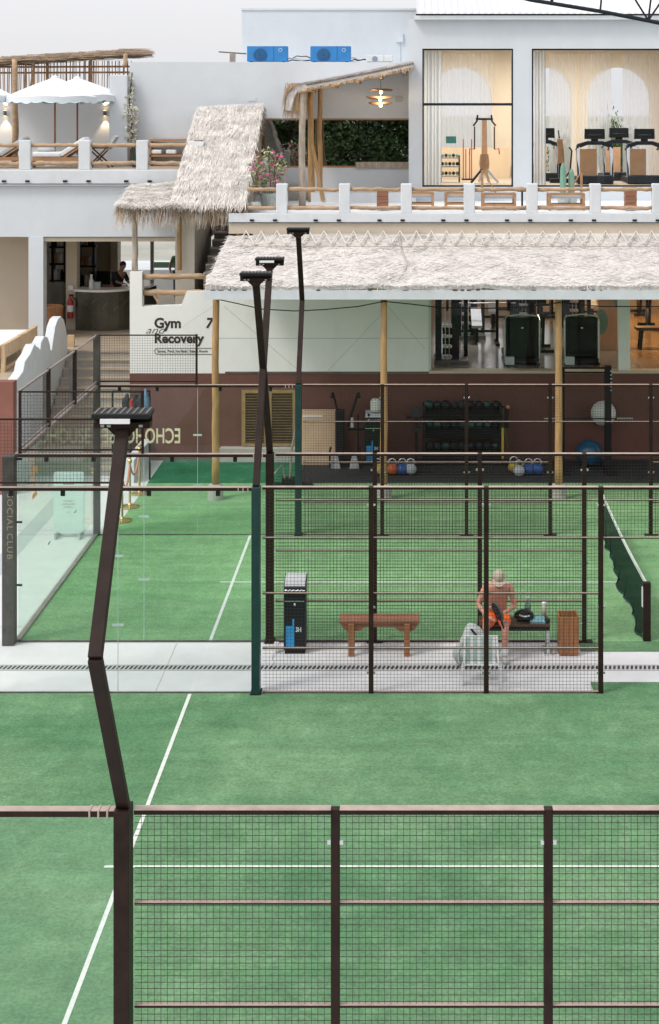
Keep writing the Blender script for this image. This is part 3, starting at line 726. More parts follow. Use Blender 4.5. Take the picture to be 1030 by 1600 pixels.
while x < 8:
    w = rnd(.05, .16); MB().ball((x + w/2, YE - .02, ze - .098), w / 2, .012, rnd(.008, .018), 7, 4).build('eave_gap', 'ink', cn); x += w + (rnd(.01, .1) if random.random() < .7 else rnd(.5, 1.6))
# white zigzag lattice strips near the top of the canopy
def on(px, py):                                        # point on the roof plane under an image point
    k = (zt - ze) / (yt - YE); a = (py - CY) / F       # H - a*Y = ze + k*(Y-YE)
    Y = (H - ze + k * YE) / (a + k); return Vector((PX(px, Y), Y, H - a * Y)) + nm * .085
px = 372
while px < 1060:
    st_ = rnd(22, 27)
    MB().bar(on(px, 387), on(px + st_ * .5, 367), .022, .02).build('lattice_strip', 'lattice', cn)
    MB().bar(on(px + st_ * .5, 367) + nm * .02, on(px + st_, 387) + nm * .02, .022, .02).build('lattice_strip', 'lattice', cn)
    px += st_
MB().tube([on(370, 389) - nm * .02, on(1060, 389) - nm * .02], .008, 5).build('lattice_wire', 'log_grey', cn)
for a, c in (((624, 372), (627, 388)), ((626, 388), (630, 400)), ((630, 398), (635, 414)), ((636, 412), (633, 424)), ((634, 404), (641, 418))):
    MB().bar(on(*a) - nm * .055, on(*c) - nm * .055, rnd(.015, .035), .02).build('split', 'step', cn)
def pole(px, parent, Y, z0, z1, r, mat='bamboo', lean=0.0, name='pole', n=10, wob=.03):
    pts = []; x = PX(px, Y)
    for i in range(n + 1):
        t = i / n
        pts.append((x + lean * t + wob * noise.noise((px, t * 4, 0)), Y + wob * noise.noise((px, t * 4, 7)), z0 + (z1 - z0) * t))
    rs = [r * (1.12 - .2 * i / n) * (1 + .05 * (i % 2)) for i in range(n + 1)]
    return MB().tube(pts, rs, 10).build(name, mat, parent, smooth=True)
for px in (337, 600, 873):
    pole(px, cn, YP, .25, ze + .02, .075)
    MB().lathe([(.17, 0), (.17, .26), (.14, .32), (.09, .33)], (PX(px, YP), YP, .008), 14).build('pole_footing', 'step', cn)
MB().tube([(PX(320, 33), 33, ze - .12), (9, 33, ze - .12)], .06, 8).build('purlin', 'bamboo', cn)
# string of cable along the poles
cb = tag(MB().tube([(PX(a, YP), YP - .09, PZ(c, YP)) for a, c in ((338, 466), (370, 473), (410, 482), (460, 485), (505, 483), (560, 478), (600, 470), (640, 474), (690, 480), (760, 481), (830, 478), (873, 472), (940, 478), (1040, 478))], .012, 5).build('festoon_cable', 'black'), 'dark cable sagging between the bamboo poles below the canopy edge', 'cable')

gw = ((350, 478, 470, 582, 'thin guy wire slanting from the left bamboo pole across the pale wall'), (597, 490, 512, 580, 'thin guy wire slanting left from the middle bamboo pole'), (606, 478, 664, 545, 'thin guy wire slanting right from the middle bamboo pole to the window'), (334, 478, 286, 510, 'thin guy wire slanting left over the gym lettering'))
for a, b_, c, d_, lab in gw:
    ya = YP + (.1 if a != 334 else .1)
    tag(MB().tube([(PX(a, ya), ya, PZ(b_, ya)), (PX(c, YW - .02), YW - .02, PZ(d_, YW - .02))], .003, 5).build('guy_wire', 'steel_light'), lab, 'wire')
# ------------------------------------------------------------------ upper terrace
ut = struct(MB().box(PX(372, 36.5), 10, 36.45, 42, 5.50, 5.90).build('upper_terrace_floor', 'white_trim'))
lg = tag(thing('terrace_balustrade', 'white posts with log rails along the upper gym terrace on the right', 'balustrade', (0, 36.4, 5.9)), 'white posts with log rails along the upper gym terrace on the right', 'balustrade')
MB().box(PX(358, 36.4), 10, 36.30, 36.62, 5.72, 5.94).build('coping', 'white_trim', lg, bevel=.01)
MB().box(PX(358, 36.4), 10, 36.34, 36.45, 5.45, 5.719).build('fascia', 'beige_wall', lg)
MB().box(PX(358, 36.4), 10, 36.29, 36.299, 5.715, 5.73).build('drip_edge', 'navy', lg)
def logrun(parent, x0, x1, Y, z, r=.05):
    k = 9; zz = rnd(0, 9)
    MB().tube([(x0 + (x1 - x0) * i / k, Y + .02 * noise.noise((i * .7, zz, 0)), z + .03 * noise.noise((i * .7, zz, 3))) for i in range(k + 1)], [r * rnd(.85, 1.15) for _ in range(k + 1)], 8).build('log_rail', 'log', parent, smooth=True)
posts = [PX(p, 36.4) for p in (440.5, 538.5, 635, 733.5, 831.5, 930.5, 1028)]
posts = [PX(386, 36.4) - .12] + posts + [posts[-1] + 1.52, posts[-1] + 3.04]
for i, x in enumerate(posts):
    if i: MB().box(x - .135, x + .135, 36.36, 36.58, 5.94, PZ(287, 36.4)).build('post', 'white_trim', lg, bevel=.02)
for a, c in zip(posts[:-1], posts[1:]):
    for z in (PZ(296, 36.45), PZ(325, 36.45)): logrun(lg, a + .12, c - .12, 36.47, z, .048)
x = posts[0] + .2; k = 0
while x < 6.2:
    MB().box(x, x + .10, 36.27, 36.31, 5.755, 5.80).build('spotlight', 'black', lg); x += (.56, .98)[k % 2]; k += 1

# ------------------------------------------------------------------ upper gym block
ug = thing('upper_gym', 'white upper gym with two large glazed openings and arched back windows', 'building', (0, 42, 5.9))
YU = 42.0; xw0, xw1, xw2, xw3 = PX(660, YU), PX(802, YU), PX(831, YU), 10.0
zf, zw, zr = PZ(292, YU), PZ(76, YU), PZ(30, YU); XU = PX(650, YU)
fw = MB()
fw.box(XU, 10.5, YU, YU + .25, 5.85, zf); fw.box(XU, 10.5, YU, YU + .25, zw, zr)
fw.box(XU, xw0, YU, YU + .25, zf, zw); fw.box(xw1, xw2, YU, YU + .25, zf, zw)
fw.build('front_wall', 'white_wall', ug)
for a, c in ((xw0, xw1), (xw2, xw3)):
    b = MB(); w = .045
    b.box(a, a + w, YU + .02, YU + .10, zf, zw).box(c - w, c, YU + .02, YU + .10, zf, zw).box(a + w, c - w, YU + .02, YU + .10, zw - w, zw).box(a + w, c - w, YU + .02, YU + .10, zf, zf + w)
    if a == xw0: b.box(a + w, c - w, YU + .02, YU + .10, PZ(165, YU), PZ(161, YU))
    b.build('window_frame', 'navy', ug)
cuts = [(xw0 + .045, xw1 - .045), (xw2 + .045, PX(900, YU)), (PX(900, YU), PX(966, YU)), (PX(966, YU), 10)]
for a, c in cuts: MB().box(a + .006, c - .006, YU + .05, YU + .058, zf + .05, zw - .05).build('glass_pane', 'glass_clear', ug)
MB().box(XU, 10.5, YU + .25, 48.3, zf - .35, zf - .001).build('floor', 'tile', ug)
MB().box(XU - .2, XU, YU, 48.3, 5.85, zr).build('side_wall', 'white_wall', ug)
MB().box(XU, 10.5, YU + .25, 48.3, 10.35, 10.5).build('ceiling', 'cream_ply', ug)
# back wall with arches
YB = 48.0
arches = [(PX(690, YB) - .35, PX(768, YB)), (PX(812, YB), PX(893, YB)), (PX(918, YB), PX(1016, YB)), (PX(1045, YB), PX(1140, YB))]
zsill, zspr = zf, None
bm_ = MB(); cur = XU
ztop = 10.35
for a, c in arches:
    r = (c - a) / 2; zs_ = PZ(105, YB) - r; mid = (a + c) / 2
    bm_.box(cur, a, YB, YB + .3, zf, ztop)
    n = 16; arc = [(mid + r * math.cos(math.pi - math.pi * k / n), zs_ + r * math.sin(math.pi * k / n)) for k in range(n + 1)]
    for k in range(n):
        (xa, za), (xc, zc) = arc[k], arc[k+1]
        bm_.prism([(xa, za), (xc, zc), (xc, ztop), (xa, ztop)], 'y', YB, YB + .3)
    cur = c
bm_.box(cur, 10.5, YB, YB + .3, zf, ztop)
bm_.build('back_wall', 'cream_ply', ug)
def curtain(parent, x0, x1, Y, z0, z1, mat, amp=.05, waves=10, name='curtain'):
    n = waves * 8; rows = []
    for j in (0, 1):
        rows.append([(x0 + (x1 - x0) * i / n, Y + amp * math.sin(2*math.pi*waves*i/n) * (1 if j == 0 else .8) + amp * .4 * math.sin(i * .37), z0 if j == 0 else z1) for i in range(n + 1)])
    MB().grid(rows).build(name, mat, parent, smooth=True, fixn=False)
zc = 10.2
curtain(ug, PX(690, 47.6) - .3, PX(771, 47.6), 47.6, zf + .02, zc, 'sheer', .022, 14, 'sheer_curtain')
curtain(ug, PX(858, 47.6), PX(899, 47.6), 47.6, zf + .02, zc, 'sheer', .022, 7, 'sheer_curtain')
curtain(ug, PX(902, 47.6), PX(955, 47.6), 47.6, zf + .02, zc, 'sheer', .022, 9, 'sheer_curtain')
curtain(ug, PX(973, 47.6), PX(1040, 47.6), 47.6, zf + .02, zc, 'sheer', .022, 12, 'sheer_curtain')
curtain(ug, PX(663, 42.4), PX(690, 42.4), 42.45, zf + .02, zw - .06, 'drape', .05, 5, 'drape_curtain')
curtain(ug, PX(834, 42.4), PX(853, 42.4), 42.45, zf + .02, zw - .06, 'drape', .05, 4, 'drape_curtain')
MB().box(XU, PX(795, YB), 47.45, 47.5, zf, zf + .95).build('wainscot', 'plywood', ug)
# gutter and corrugated roof
MB().box(XU - .05, 10.5, YU - .22, YU - .002, zr - .02, zr + .09).build('gutter', 'white_trim', ug)
rows = []
pitch = .19
for (y, z) in ((YU - .28, zr + .16), (48.5, zr + .16 + 6.8 * .22)):
    n = int(10.6 / pitch) * 8
    rows.append([(XU + .02 + 10.5 * i / n, y, z + .030 * math.cos(2*math.pi*(10.5 * i / n) / pitch)) for i in range(n + 1)])
MB().grid(rows).build('corrugated_roof', 'metal_roof', ug, smooth=True, fixn=False)
MB().box(XU, 10.5, YU, YU + .2, zr, zr + .15).build('eave_filler', 'navy', ug)
# things inside the upper gym
ceil_lamp_or_fill(1.6, 45.0, 10.34, 1.6, .25, 'fill_panel', 190, (1, .95, .87), 'added fill light under the ceiling behind the left upper gym window')  # unseen fill lights added to brighten the upper gym
ceil_lamp_or_fill(5.4, 45.0, 10.34, 1.6, .25, 'fill_panel', 190, (1, .95, .87), 'added fill light under the ceiling behind the right upper gym window')
def treadmill_front(px, label, wpx=56, Y=43.6):
    x = PX(px, Y); z = zf; w = wpx * Y / F
    t = thing('treadmill', label, 'treadmill', (x, Y, z))
    MB().box(x - w/2 + .04, x + w/2 - .04, Y, Y + 1.7, z + .03, z + .17).build('deck', 'black', t, bevel=.02)
    MB().box(x - w/2 - .0, x + w/2 + .0, Y - .18, Y + .02, z, z + .26).build('motor_cover', 'navy', t, bevel=.04)
    for s in (-1, 1):
        MB().bar((x + s*(w/2 - .03), Y - .02, z + .2), (x + s*(w/2 - .05), Y + .1, z + 1.12), .09, .10).build('upright', 'chrome', t, bevel=.01)
        MB().bar((x + s*(w/2 - .02), Y - .0, z + .2), (x + s*(w/2 - .02), Y + .15, z + 1.12), .05, .16).build('upright_cover', 'navy', t)
        MB().tube([(x + s*(w/2 - .05), Y + .1, z + 1.12), (x + s*(w/2 - .05), Y + .7, z + .98)], .03, 8).build('handrail', 'black', t)
    MB().prism([(x - w/2 - .02, z + 1.02), (x - w/2 + .02, z + 1.16), (x - w*.22, z + 1.24), (x + w*.22, z + 1.24), (x + w/2 - .02, z + 1.16), (x + w/2 + .02, z + 1.02), (x + w/2 - .10, z + 1.05), (x + w*.2, z + 1.13), (x - w*.2, z + 1.13), (x - w/2 + .10, z + 1.05)], 'y', Y + .04, Y + .2).build('dash', 'navy', t, bevel=.01)
    cs = MB().prism([(x - .3, z + 1.30), (x + .3, z + 1.30), (x + .29, z + 1.60), (x - .29, z + 1.60)], 'y', Y + .08, Y + .16).build('console', 'black_gloss', t, bevel=.015)
    MB().box(x - .18, x + .18, Y + .074, Y + .08, z + 1.42, z + 1.425).build('vent_line', 'chrome', cs)
    MB().box(x - .1, x + .1, Y + .1, Y + .16, z + 1.2, z + 1.32).build('console_neck', 'black', t)
    MB().box(x - w/2 + .10, x + w*.12, Y + .6, Y + .64, z + .2, z + 1.0).build('tread_panel', 'peach', t)
    return t
treadmill_front(930, 'treadmill with console in the middle of the right upper gym window')
treadmill_front(1008, 'treadmill with console at the right picture edge in the upper gym window')
treadmill_front(968, 'treadmill half hidden between two others in the upper gym window', 50, 45.6)
treadmill_front(852, 'treadmill half hidden behind the grey drape in the upper gym window', 40, 45.2)
x, y = PX(876, 44.2), 44.2
t = thing('rowing_trainer', 'upright tan padded trainer between drape and treadmill in the upper gym', 'gym machine', (x, y, zf))
MB().prism([(x - .10, zf + .55), (x + .12, zf + .6), (x + .10, zf + .95), (x + .06, zf + 1.3), (x - .10, zf + 1.3), (x - .08, zf + .9)], 'y', y, y + .12).build('pad', 'teak', t, bevel=.02)
MB().tube([(x - .03, y + .05, zf + 1.3), (x - .06, y + .05, zf + 1.55)], .02, 6).build('handle', 'black', t)
MB().tube([(x + .1, y, zf + .1), (x + .28, y, zf + .35), (x + .33, y, zf + .95), (x + .25, y, zf + 1.05)], .025, 6).build('arm', 'black', t)
MB().box(x - .3, x + .3, y - .05, y + .3, zf, zf + .12).build('base', 'black', t)
MB().box(x - .05, x + .05, y + .02, y + .1, zf + .1, zf + .6).build('stem', 'black', t)
x, y = PX(757, 44.0), 44.0
t = thing('cable_trainer', 'tall cable trainer on splayed feet in the left upper gym window', 'gym machine', (x, y, zf))
MB().prism([(x - .09, zf + .3), (x + .09, zf + .3), (x + .07, zf + 1.85), (x - .07, zf + 1.85)], 'y', y - .06, y + .06).build('column', 'peach', t)
MB().lathe([(.13, .42), (.15, .6), (.12, .85)], (x, y, zf), 10).build('weight_sleeve', 'teak', t)
for a in (20, 70, 110, 160, 200, 340):
    MB().bar((x, y, zf + .5), (x + .42 * math.cos(R(a)), y + .3 * math.sin(R(a)) - .1, zf + .03), .06, .05).build('foot', 'chrome' if a % 40 else 'navy', t)
MB().bar((x - .25, y, zf + 1.88), (x + .25, y, zf + 1.88), .06, .06).build('crosshead', 'navy', t)
for s in (-1, 1):
    MB().tube([(x + s*.2, y - .04, zf + 2.0), (x + s*.22, y - .04, zf + 1.82), (x + s*.33, y - .05, zf + 1.68)], .028, 6).build('pulley_arm', 'navy', t)
    MB().box(x + s*.29 - .02, x + s*.29 + .02, y - .06, y - .02, zf + 1.0, zf + 1.66).build('grip_bar', 'wood_dark', t)
    MB().tube([(x + s*.29, y - .04, zf + 1.0), (x + s*.42, y - .04, zf + 1.02), (x + s*.44, y - .04, zf + .85)], .018, 6).build('grip', 'red', t)
x, y = PX(704, 44.6), 44.6
t = thing('dumbbell_shelf', 'low shelf of dumbbells beside the drape in the left upper gym window', 'rack', (x, y, zf))
for z in (.2, .48, .74): MB().box(x - .3, x + .28, y - .15, y + .2, zf + z - .03, zf + z).build('shelf', 'chrome', t)
for s in (-.28, .26): MB().box(x + s - .02, x + s + .02, y - .1, y + .15, zf, zf + .8).build('upright', 'navy', t)
for i in range(5):
    for z in (.27, .55, .8): MB().ball((x - .24 + i * .11, y - .03, zf + z), .05, .08, .055, 8, 6).build('dumbbell', 'navy' if (i + int(z*10)) % 2 else 'leaf_cactus', t)
sg = tag(MB().box(PX(697, 42.3), PX(713, 42.3), 42.30, 42.32, PZ(224, 42.3), PZ(213, 42.3)).build('green_notice', 'green_sign'), 'small dark green notice on the left upper gym window', 'notice')
t = thing('stretching_bars', 'thin upright bars before the tan wainscot left of the cable trainer', 'gym equipment', (PX(728, 46), 46, zf))
for p in (724, 728, 734, 737):
    MB().box(PX(p, 46) - .015, PX(p, 46) + .015, 45.98, 46.02, zf, zf + (.95 if p in (728, 734) else 1.25)).build('bar', 'red', t)
MB().box(PX(722, 46), PX(739, 46), 45.9, 46.1, zf, zf + .04).build('base', 'black', t)

# ------------------------------------------------------------------ middle wall with the brown window
mw = thing('lounge_block', 'white flat-roofed block with a long brown tinted window', 'building', (0, 43, 5.9))
YM = 43.0; xa, xc = PX(203, YM), PX(650, 43)
zt_ = PZ(97, YM); wz0, wz1 = PZ(262, YM), PZ(185, YM); wx0, wx1 = PX(408, YM), PX(645, YM) - .02
b = MB(); b.box(xa, xc, YM, YM + .3, 5.4, wz0).box(xa, xc, YM, YM + .3, wz1, zt_).box(xa, wx0, YM, YM + .3, wz0, wz1).box(wx1, xc, YM, YM + .3, wz0, wz1)
b.build('front_wall', 'white_wall', mw)
MB().box(xa, xc, YM + .3, 49, zt_ - .3, zt_ - .02).build('roof_slab', 'white_wall', mw)
MB().box(xa, xa + .3, YM + .3, 49, 5.4, zt_ - .31).build('side_wall', 'white_wall', mw)
b = MB(); w = .05
b.box(wx0, wx1, YM + .03, YM + .1, wz1 - w, wz1).box(wx0, wx1, YM + .03, YM + .1, wz0, wz0 + w).box(wx1 - w, wx1, YM + .03, YM + .1, wz0 + w, wz1 - w)
b.build('window_frame', 'teak', mw)
for a, c in ((wx0, PX(560, YM)), (PX(560, YM), wx1 - w)):
    MB().box(a + .008, c - .008, YM + .05, YM + .06, wz0 + w, wz1 - w).build('glass_pane', 'glass_tint', mw)
MB().box(PX(556, YM), wx1, YM - .06, YM - .002, wz0 - .02, PZ(253, YM)).build('window_sill', 'log_grey', mw)
MB().box(xa + .3, xc, YM + 2.2, YM + 2.3, 5.4, zt_ - .31).build('room_back', 'wood_dark', mw)
MB().box(PX(388, YM), PX(400, YM), YM - .012, YM - .002, PZ(158, YM), PZ(152, YM)).build('vent', 'white_trim', mw)
# taller block behind
tb = thing('stair_tower', 'tall plain white block rising behind the blue air conditioners', 'building', (0, 47, 9.5))
YT = 47.0
MB().box(PX(378, YT), PX(651, YT), YT, 52, 5.6, PZ(16, YT)).build('wall', 'white_wall', tb)
MB().box(PX(378, YT) - .03, PX(651, YT), YT - .03, 52, PZ(16, YT), PZ(16, YT) + .06).build('roof_edge', 'white_trim', tb)
MB().box(PX(619, YT), PX(630, YT), YT - .06, YT, PZ(66, YT), PZ(52, YT)).build('meter_box', 'white_trim', tb)
MB().box(PX(624, YT), PX(625.5, YT), YT - .02, YT, PZ(97, YT), PZ(66, YT)).build('conduit', 'white_trim', tb)
def ac(px0, px1, pyt, mat, label, Y=44.4):
    x0, x1 = PX(px0, Y), PX(px1, Y); z1 = PZ(pyt, Y); z0 = zt_ + .06
    t = thing('air_conditioner', label, 'air conditioner', ((x0 + x1) / 2, Y, zt_))
    MB().box(x0, x1, Y, Y + .4, z0, z1).build('casing', mat, t, bevel=.015)
    cx_, cz = x0 + (x1 - x0) * .33, z0 + (z1 - z0) * .42; r = (z1 - z0) * .44
    MB().tube([(cx_, Y - .012, cz), (cx_, Y - .001, cz)], r, 24).build('fan_grille', 'ac_dark', t)
    for k in range(3): MB().tube([(cx_ + r*(.3 + .3*k)*math.cos(2*math.pi*j/20), Y - .014, cz + r*(.3 + .3*k)*math.sin(2*math.pi*j/20)) for j in range(21)], .006, 4).build('grille_ring', mat, t)
    MB().box(x0 + (x1 - x0) * .66, x0 + (x1 - x0) * .67, Y - .004, Y, z0, z1).build('panel_seam', 'ac_dark', t)
    MB().tube([(x0 + (x1-x0)*.83 + .05*math.cos(2*math.pi*j/14), Y - .004, z1 - .12 + .05*math.sin(2*math.pi*j/14)) for j in range(15)], .007, 4).build('emblem', 'ac_white', t)
    for s in (.1, .9): MB().box(x0 + (x1-x0)*s - .04, x0 + (x1-x0)*s + .04, Y + .02, Y + .38, zt_ - .02, z0).build('foot', 'black', t)
ac(386, 449, 72, 'ac_blue', 'left one of the two blue rooftop air conditioners')
ac(485, 548, 72, 'ac_blue', 'right one of the two blue rooftop air conditioners')
ac(572, 614, 86, 'ac_white', 'white rooftop air conditioner beside the thatched porch roof', 44.6)
pi = thing('rooftop_pipes', 'tangle of insulated pipes on the roof between the air conditioners', 'pipes', (PX(470, 44.6), 44.6, zt_))
for k in range(7):
    a, c = (450, 486) if k < 4 else (549, 574)
    MB().tube([(PX(a + (c-a)*i/5, 44.6 + .05*k), 44.55 + .05*k, zt_ + .05 + .045*(k % 4) + rnd(-.03, .05)) for i in range(6)], .018, 5).build('pipe', ('white_trim', 'black', 'white_trim', 'steel_grey')[k % 4], pi)
x = PX(363, 44.5)
t = thing('rooftop_bracket', 'thin pipe on a small box at the roof edge left of the air conditioners', 'pipe', (x, 44.5, zt_))
MB().tube([(PX(342, 44.5), 44.5, PZ(81, 44.5)), (PX(385, 44.5), 44.5, PZ(84, 44.5))], .02, 6).build('pipe', 'steel_grey', t)
MB().box(x - .07, x + .09, 44.45, 44.6, zt_ - .02, PZ(84, 44.5)).build('box', 'steel_light', t)

# thatched porch
po = thing('thatched_porch', 'curling thatched porch roof on log posts above the brown window', 'porch', (PX(480, 40), 40, 5.9))
prof = []
for px, py in ((444, 172), (450, 146), (462, 134), (480, 128), (520, 121), (560, 113), (600, 105), (646, 95)):
    prof.append((px, py))
YA, YBk = 39.6, 42.95
tops, bots = [], []
for px, py in prof:
    x, z = PX(px, YA), PZ(py, YA); tops.append((x, z))
m = MB(); th = .16
rowsF = [[(x, YA, z) for x, z in tops], [(x, YBk, z + .02) for x, z in tops]]
m.grid(rowsF)
offs = [(x + (.16 if i < 2 else .05 if i < 3 else .0), z - (.02 if i == 0 else th * .8 if i < 3 else th)) for i, (x, z) in enumerate(tops)]
m.grid([[(x, YA, z) for x, z in offs], [(x, YBk, z + .02) for x, z in offs]]); m.grid([[(x, YA, z) for x, z in tops], [(x, YA, z) for x, z in offs]])
m.build('thatch_bed', 'thatch_base', po)
s = MB(); s2 = MB()
for _ in range(2600):
    i = random.randrange(len(tops) - 1); t_ = random.random(); (x0, z0), (x1, z1) = tops[i], tops[i+1]
    y = YA + (YBk - YA) * random.random() ** 1.6; p = Vector((x0 + (x1-x0)*t_, y, z0 + (z1-z0)*t_ + rnd(-.03, .03)))
    d = Vector((x0 - x1, rnd(-.15, .1), z0 - z1 + rnd(-.1, .05))).normalized(); L = rnd(.15, .4); sd = Vector((0, 1, 0)) * .012 * rnd(.5, 1.4)
    s.add([p - sd, p + sd, p + d*L + sd*.4, p + d*L - sd*.4], [(0,1,2,3)])
for _ in range(900):                                  # drooping end
    p = Vector((PX(rnd(446, 470), YA), YA + (YBk - YA) * random.random(), PZ(rnd(128, 150), YA)))
    d = Vector((rnd(-.35, .05), rnd(-.1, .1), -1)).normalized(); L = rnd(.25, .72); sd = Vector((.8, .6, 0)) * .012
    s2.add([p - sd, p + sd, p + d*L + sd*.2, p + d*L - sd*.2], [(0,1,2,3)])
for _ in range(260):
    i = random.randrange(2, len(tops) - 1); t_ = random.random(); (x0, z0), (x1, z1) = offs[i], offs[i+1]
    p = Vector((x0 + (x1-x0)*t_, YA - .01, z0 + (z1-z0)*t_)); d = Vector((rnd(-.6, .2), -.1, -1)).normalized(); L = rnd(.03, .12); sd = Vector((.012, 0, 0))
    s2.add([p - sd, p + sd, p + d*L], [(0,1,2)])
s.build('straw', 'thatch_straw', po, fixn=False)['kind'] = 'stuff'; s2.build('fringe', 'thatch_tan', po, fixn=False)['kind'] = 'stuff'
dk = MB()                                              # dark tile ends along the front edge
for i in range(46):
    t_ = i / 45; q = 3 + t_ * 3.98; a = int(q); w = q - a; (x0, z0), (x1, z1) = tops[a], tops[min(a+1, 7)]
    dk.ball((x0 + (x1-x0)*w, YA - .01, z0 + (z1-z0)*w - .07), .035, .02, .03, 6, 4)
dk.build('edge_knots', 'brick', po)
for z in (-.13, -.20):
    MB().tube([(x, YA + .05, zz + z + (.06 if i == 0 else 0)) for i, (x, zz) in enumerate(tops[2:])], .03, 6).build('edge_batten', 'log', po)
MB().add([(tops[3][0], YA + .1, tops[3][1] - th - .02), (tops[7][0], YA + .1, tops[7][1] - th - .02), (tops[7][0], YBk, tops[7][1] - th - .02), (tops[3][0], YBk, tops[3][1] - th - .02)], [(0,1,2,3)]).build('soffit', 'plywood', po)
for i in range(5):
    a = 480 + i * 38; MB().tube([(PX(a, YA), YA, PZ(141 - i * 7.2, YA)), (PX(a, YA), YBk, PZ(141 - i * 7.2, YA))], .04, 6).build('rafter', 'bamboo', po)
pole(472.5, po, 39.7, 5.9, PZ(140, 39.7), .085, 'log_grey', name='post')
pole(487, po, 41.4, 5.9, PZ(144, 41.4), .085, 'bamboo', lean=-.03, name='post')
MB().tube([(PX(488, 41.2), 41.2, PZ(225, 41.2)), (PX(505, 41.2), 41.2, 5.95)], [.05, .06], 8).build('brace', 'bamboo', po)
pole(500, po, 42.6, 5.9, PZ(135, 42.6), .07, 'bamboo', name='post')
# pendant lamp
x, y = PX(595, 41.2), 41.2
pd = thing('pendant_lamp', 'lit pendant lamp of three stacked woven shades under the thatched porch', 'lamp', (x, y, PZ(112, y)))
MB().tube([(x, y, PZ(110, y)), (x, y, PZ(164, y))], .012, 6).build('cord', 'log_grey', pd)
MB().lathe([(.06, -.02), (.07, .03)], (x, y, PZ(113, y)), 10).build('ceiling_rose', 'black', pd)
for k, (py, w, dx) in enumerate(((142, .31, .02), (154, .38, -.03), (163, .34, .0))):
    z = PZ(py, y); n = 28; m = MB(); rings = []
    for r in (.03, .5, .85, 1.0):
        rings.append([(x + dx + w * r * math.cos(2*math.pi*j/n), y + w * r * math.sin(2*math.pi*j/n), z + .06 - .10 * (1 - r) ** 2 * 0 - .035 * r * r + .035 * math.sin(2*2*math.pi*j/n + k) * r) for j in range(n + 1)])
    m.grid(rings); m.grid([[(a, c, e - .018) for a, c, e in rr_] for rr_ in rings]); m.grid([rings[-1], [(a, c, e - .018) for a, c, e in rings[-1]]])
    m.build('shade', 'rattan', pd, smooth=True)
    MB().ball((x + dx * .4, y - .10, z - .035), .042).build('bulb', 'bulb', pd)
    l = bpy.data.lights.new('bulb_light', 'POINT'); l.energy = 11; l.color = (1, .74, .48); l.shadow_soft_size = .05
    o = bpy.data.objects.new('bulb_light', l); COL.objects.link(o); o.parent = pd; o.location = (0, -.2, z - PZ(112, y) - .10)
t = tag(MB().box(PX(618, 42.99), PX(629, 42.99), 42.95, 42.995, PZ(159, 43), PZ(151, 43)).build('wall_plate', 'cushion_grey'), 'small grey plate on the wall right of the pendant lamp', 'plate')

# terrace furniture and planting
def crate_stool(px, Y, label):
    x = PX(px, Y); t = thing('box_stool', label, 'stool', (x, Y, 5.9)); w = .145
    for k in range(3): MB().box(x - w, x + w, Y - w, Y + w, 5.93 + k * .17, 6.09 + k * .17).build('slab', 'wood_h', t, bevel=.006)
    MB().box(x - w - .02, x + w + .02, Y - w - .02, Y + w + .02, 6.44, 6.49).build('top', 'wood_h', t)
crate_stool(598, 38.0, 'brown wooden box stool behind the log rails below the brown window')
crate_stool(985, 38.0, 'brown wooden box stool behind the log rails at the far right')
def deck_chair(px, Y, w, label, back=0, hb=.75):
    x = PX(px, Y); t = thing('wooden_chair', label, 'chair', (x, Y, 5.9)); z = 5.9
    for sx in (-1, 1):
        for sy in (-.28, .28):
            top = z + (hb if (sy > 0 and back in (0, sx)) else .42)
            MB().box(x + sx * w/2 - .03, x + sx * w/2 + .03, Y + sy - .03, Y + sy + .03, z, top).build('leg', 'teak', t)
        MB().bar((x + sx * w/2, Y - .28, z + .42), (x + sx * w/2, Y + .28, z + .42), .05, .04).build('arm', 'teak', t)
    for sy in (-.28, .28):
        for zz in (.14, .40): MB().bar((x - w/2, Y + sy, z + zz), (x + w/2, Y + sy, z + zz), .04, .045).build('rail', 'teak', t)
    if back:
        MB().bar((x + back * w/2, Y + .28, z + hb), (x + back * w/2 - back * .35, Y + .28, z + .42), .03, .03).build('stay', 'teak', t)
    MB().box(x - w/2 + .03, x + w/2 - .03, Y - .26, Y + .26, z + .30, z + .36).build('seat', 'cushion_grey', t)
deck_chair(779, 38.2, .80, 'low wooden terrace chair right of the window pier, tall back post at its left', -1, 1.0)
deck_chair(884, 38.2, .86, 'low wooden terrace chair below the cacti, tall back post at its right', 1, .95)
deck_chair(712, 38.6, .5, 'small wooden terrace stool frame left of the window pier', 0, .42)
deck_chair(655, 38.6, .7, 'small wooden terrace frame at the right of the box stool', 0, .42)
t = thing('side_table', 'small round bistro table next to the terrace chair left of the cacti', 'table', (PX(816, 38.3), 38.3, 5.9))
x = PX(816, 38.3)
MB().lathe([(.14, .46), (.15, .48), (.15, .5)], (x, 38.3, 5.9), 14).build('top', 'wood_dark', t)
MB().lathe([(.12, 0), (.12, .03), (.025, .06), (.025, .46)], (x, 38.3, 5.9), 10).build('stem', 'black', t)
def cactus(px, Y, h, label):
    x = PX(px, Y); t = thing('cactus', label, 'cactus', (x, Y, 5.9)); n = 12
    pts = [(x, Y, 6.1 + h * i / 8) for i in range(9)]
    MB().tube(pts, [.075, .085, .09, .085, .09, .085, .08, .07, .03], 7).build('stem', 'leaf_cactus', t)
    MB().lathe([(.13, 0), (.17, .2), (.18, .26), (.15, .26)], (x, Y, 5.9), 14).build('pot', 'pot', t)
cactus(880, 40.2, .92, 'taller column cactus, left of the pair before the upper gym window')
cactus(893, 40.3, .75, 'shorter column cactus, right of the pair before the upper gym window')
struct(MB().box(PX(485, 41), XU, 41.2, 42.98, 5.88, PZ(300, 41.5)).build('terrace_step', 'white_trim'))
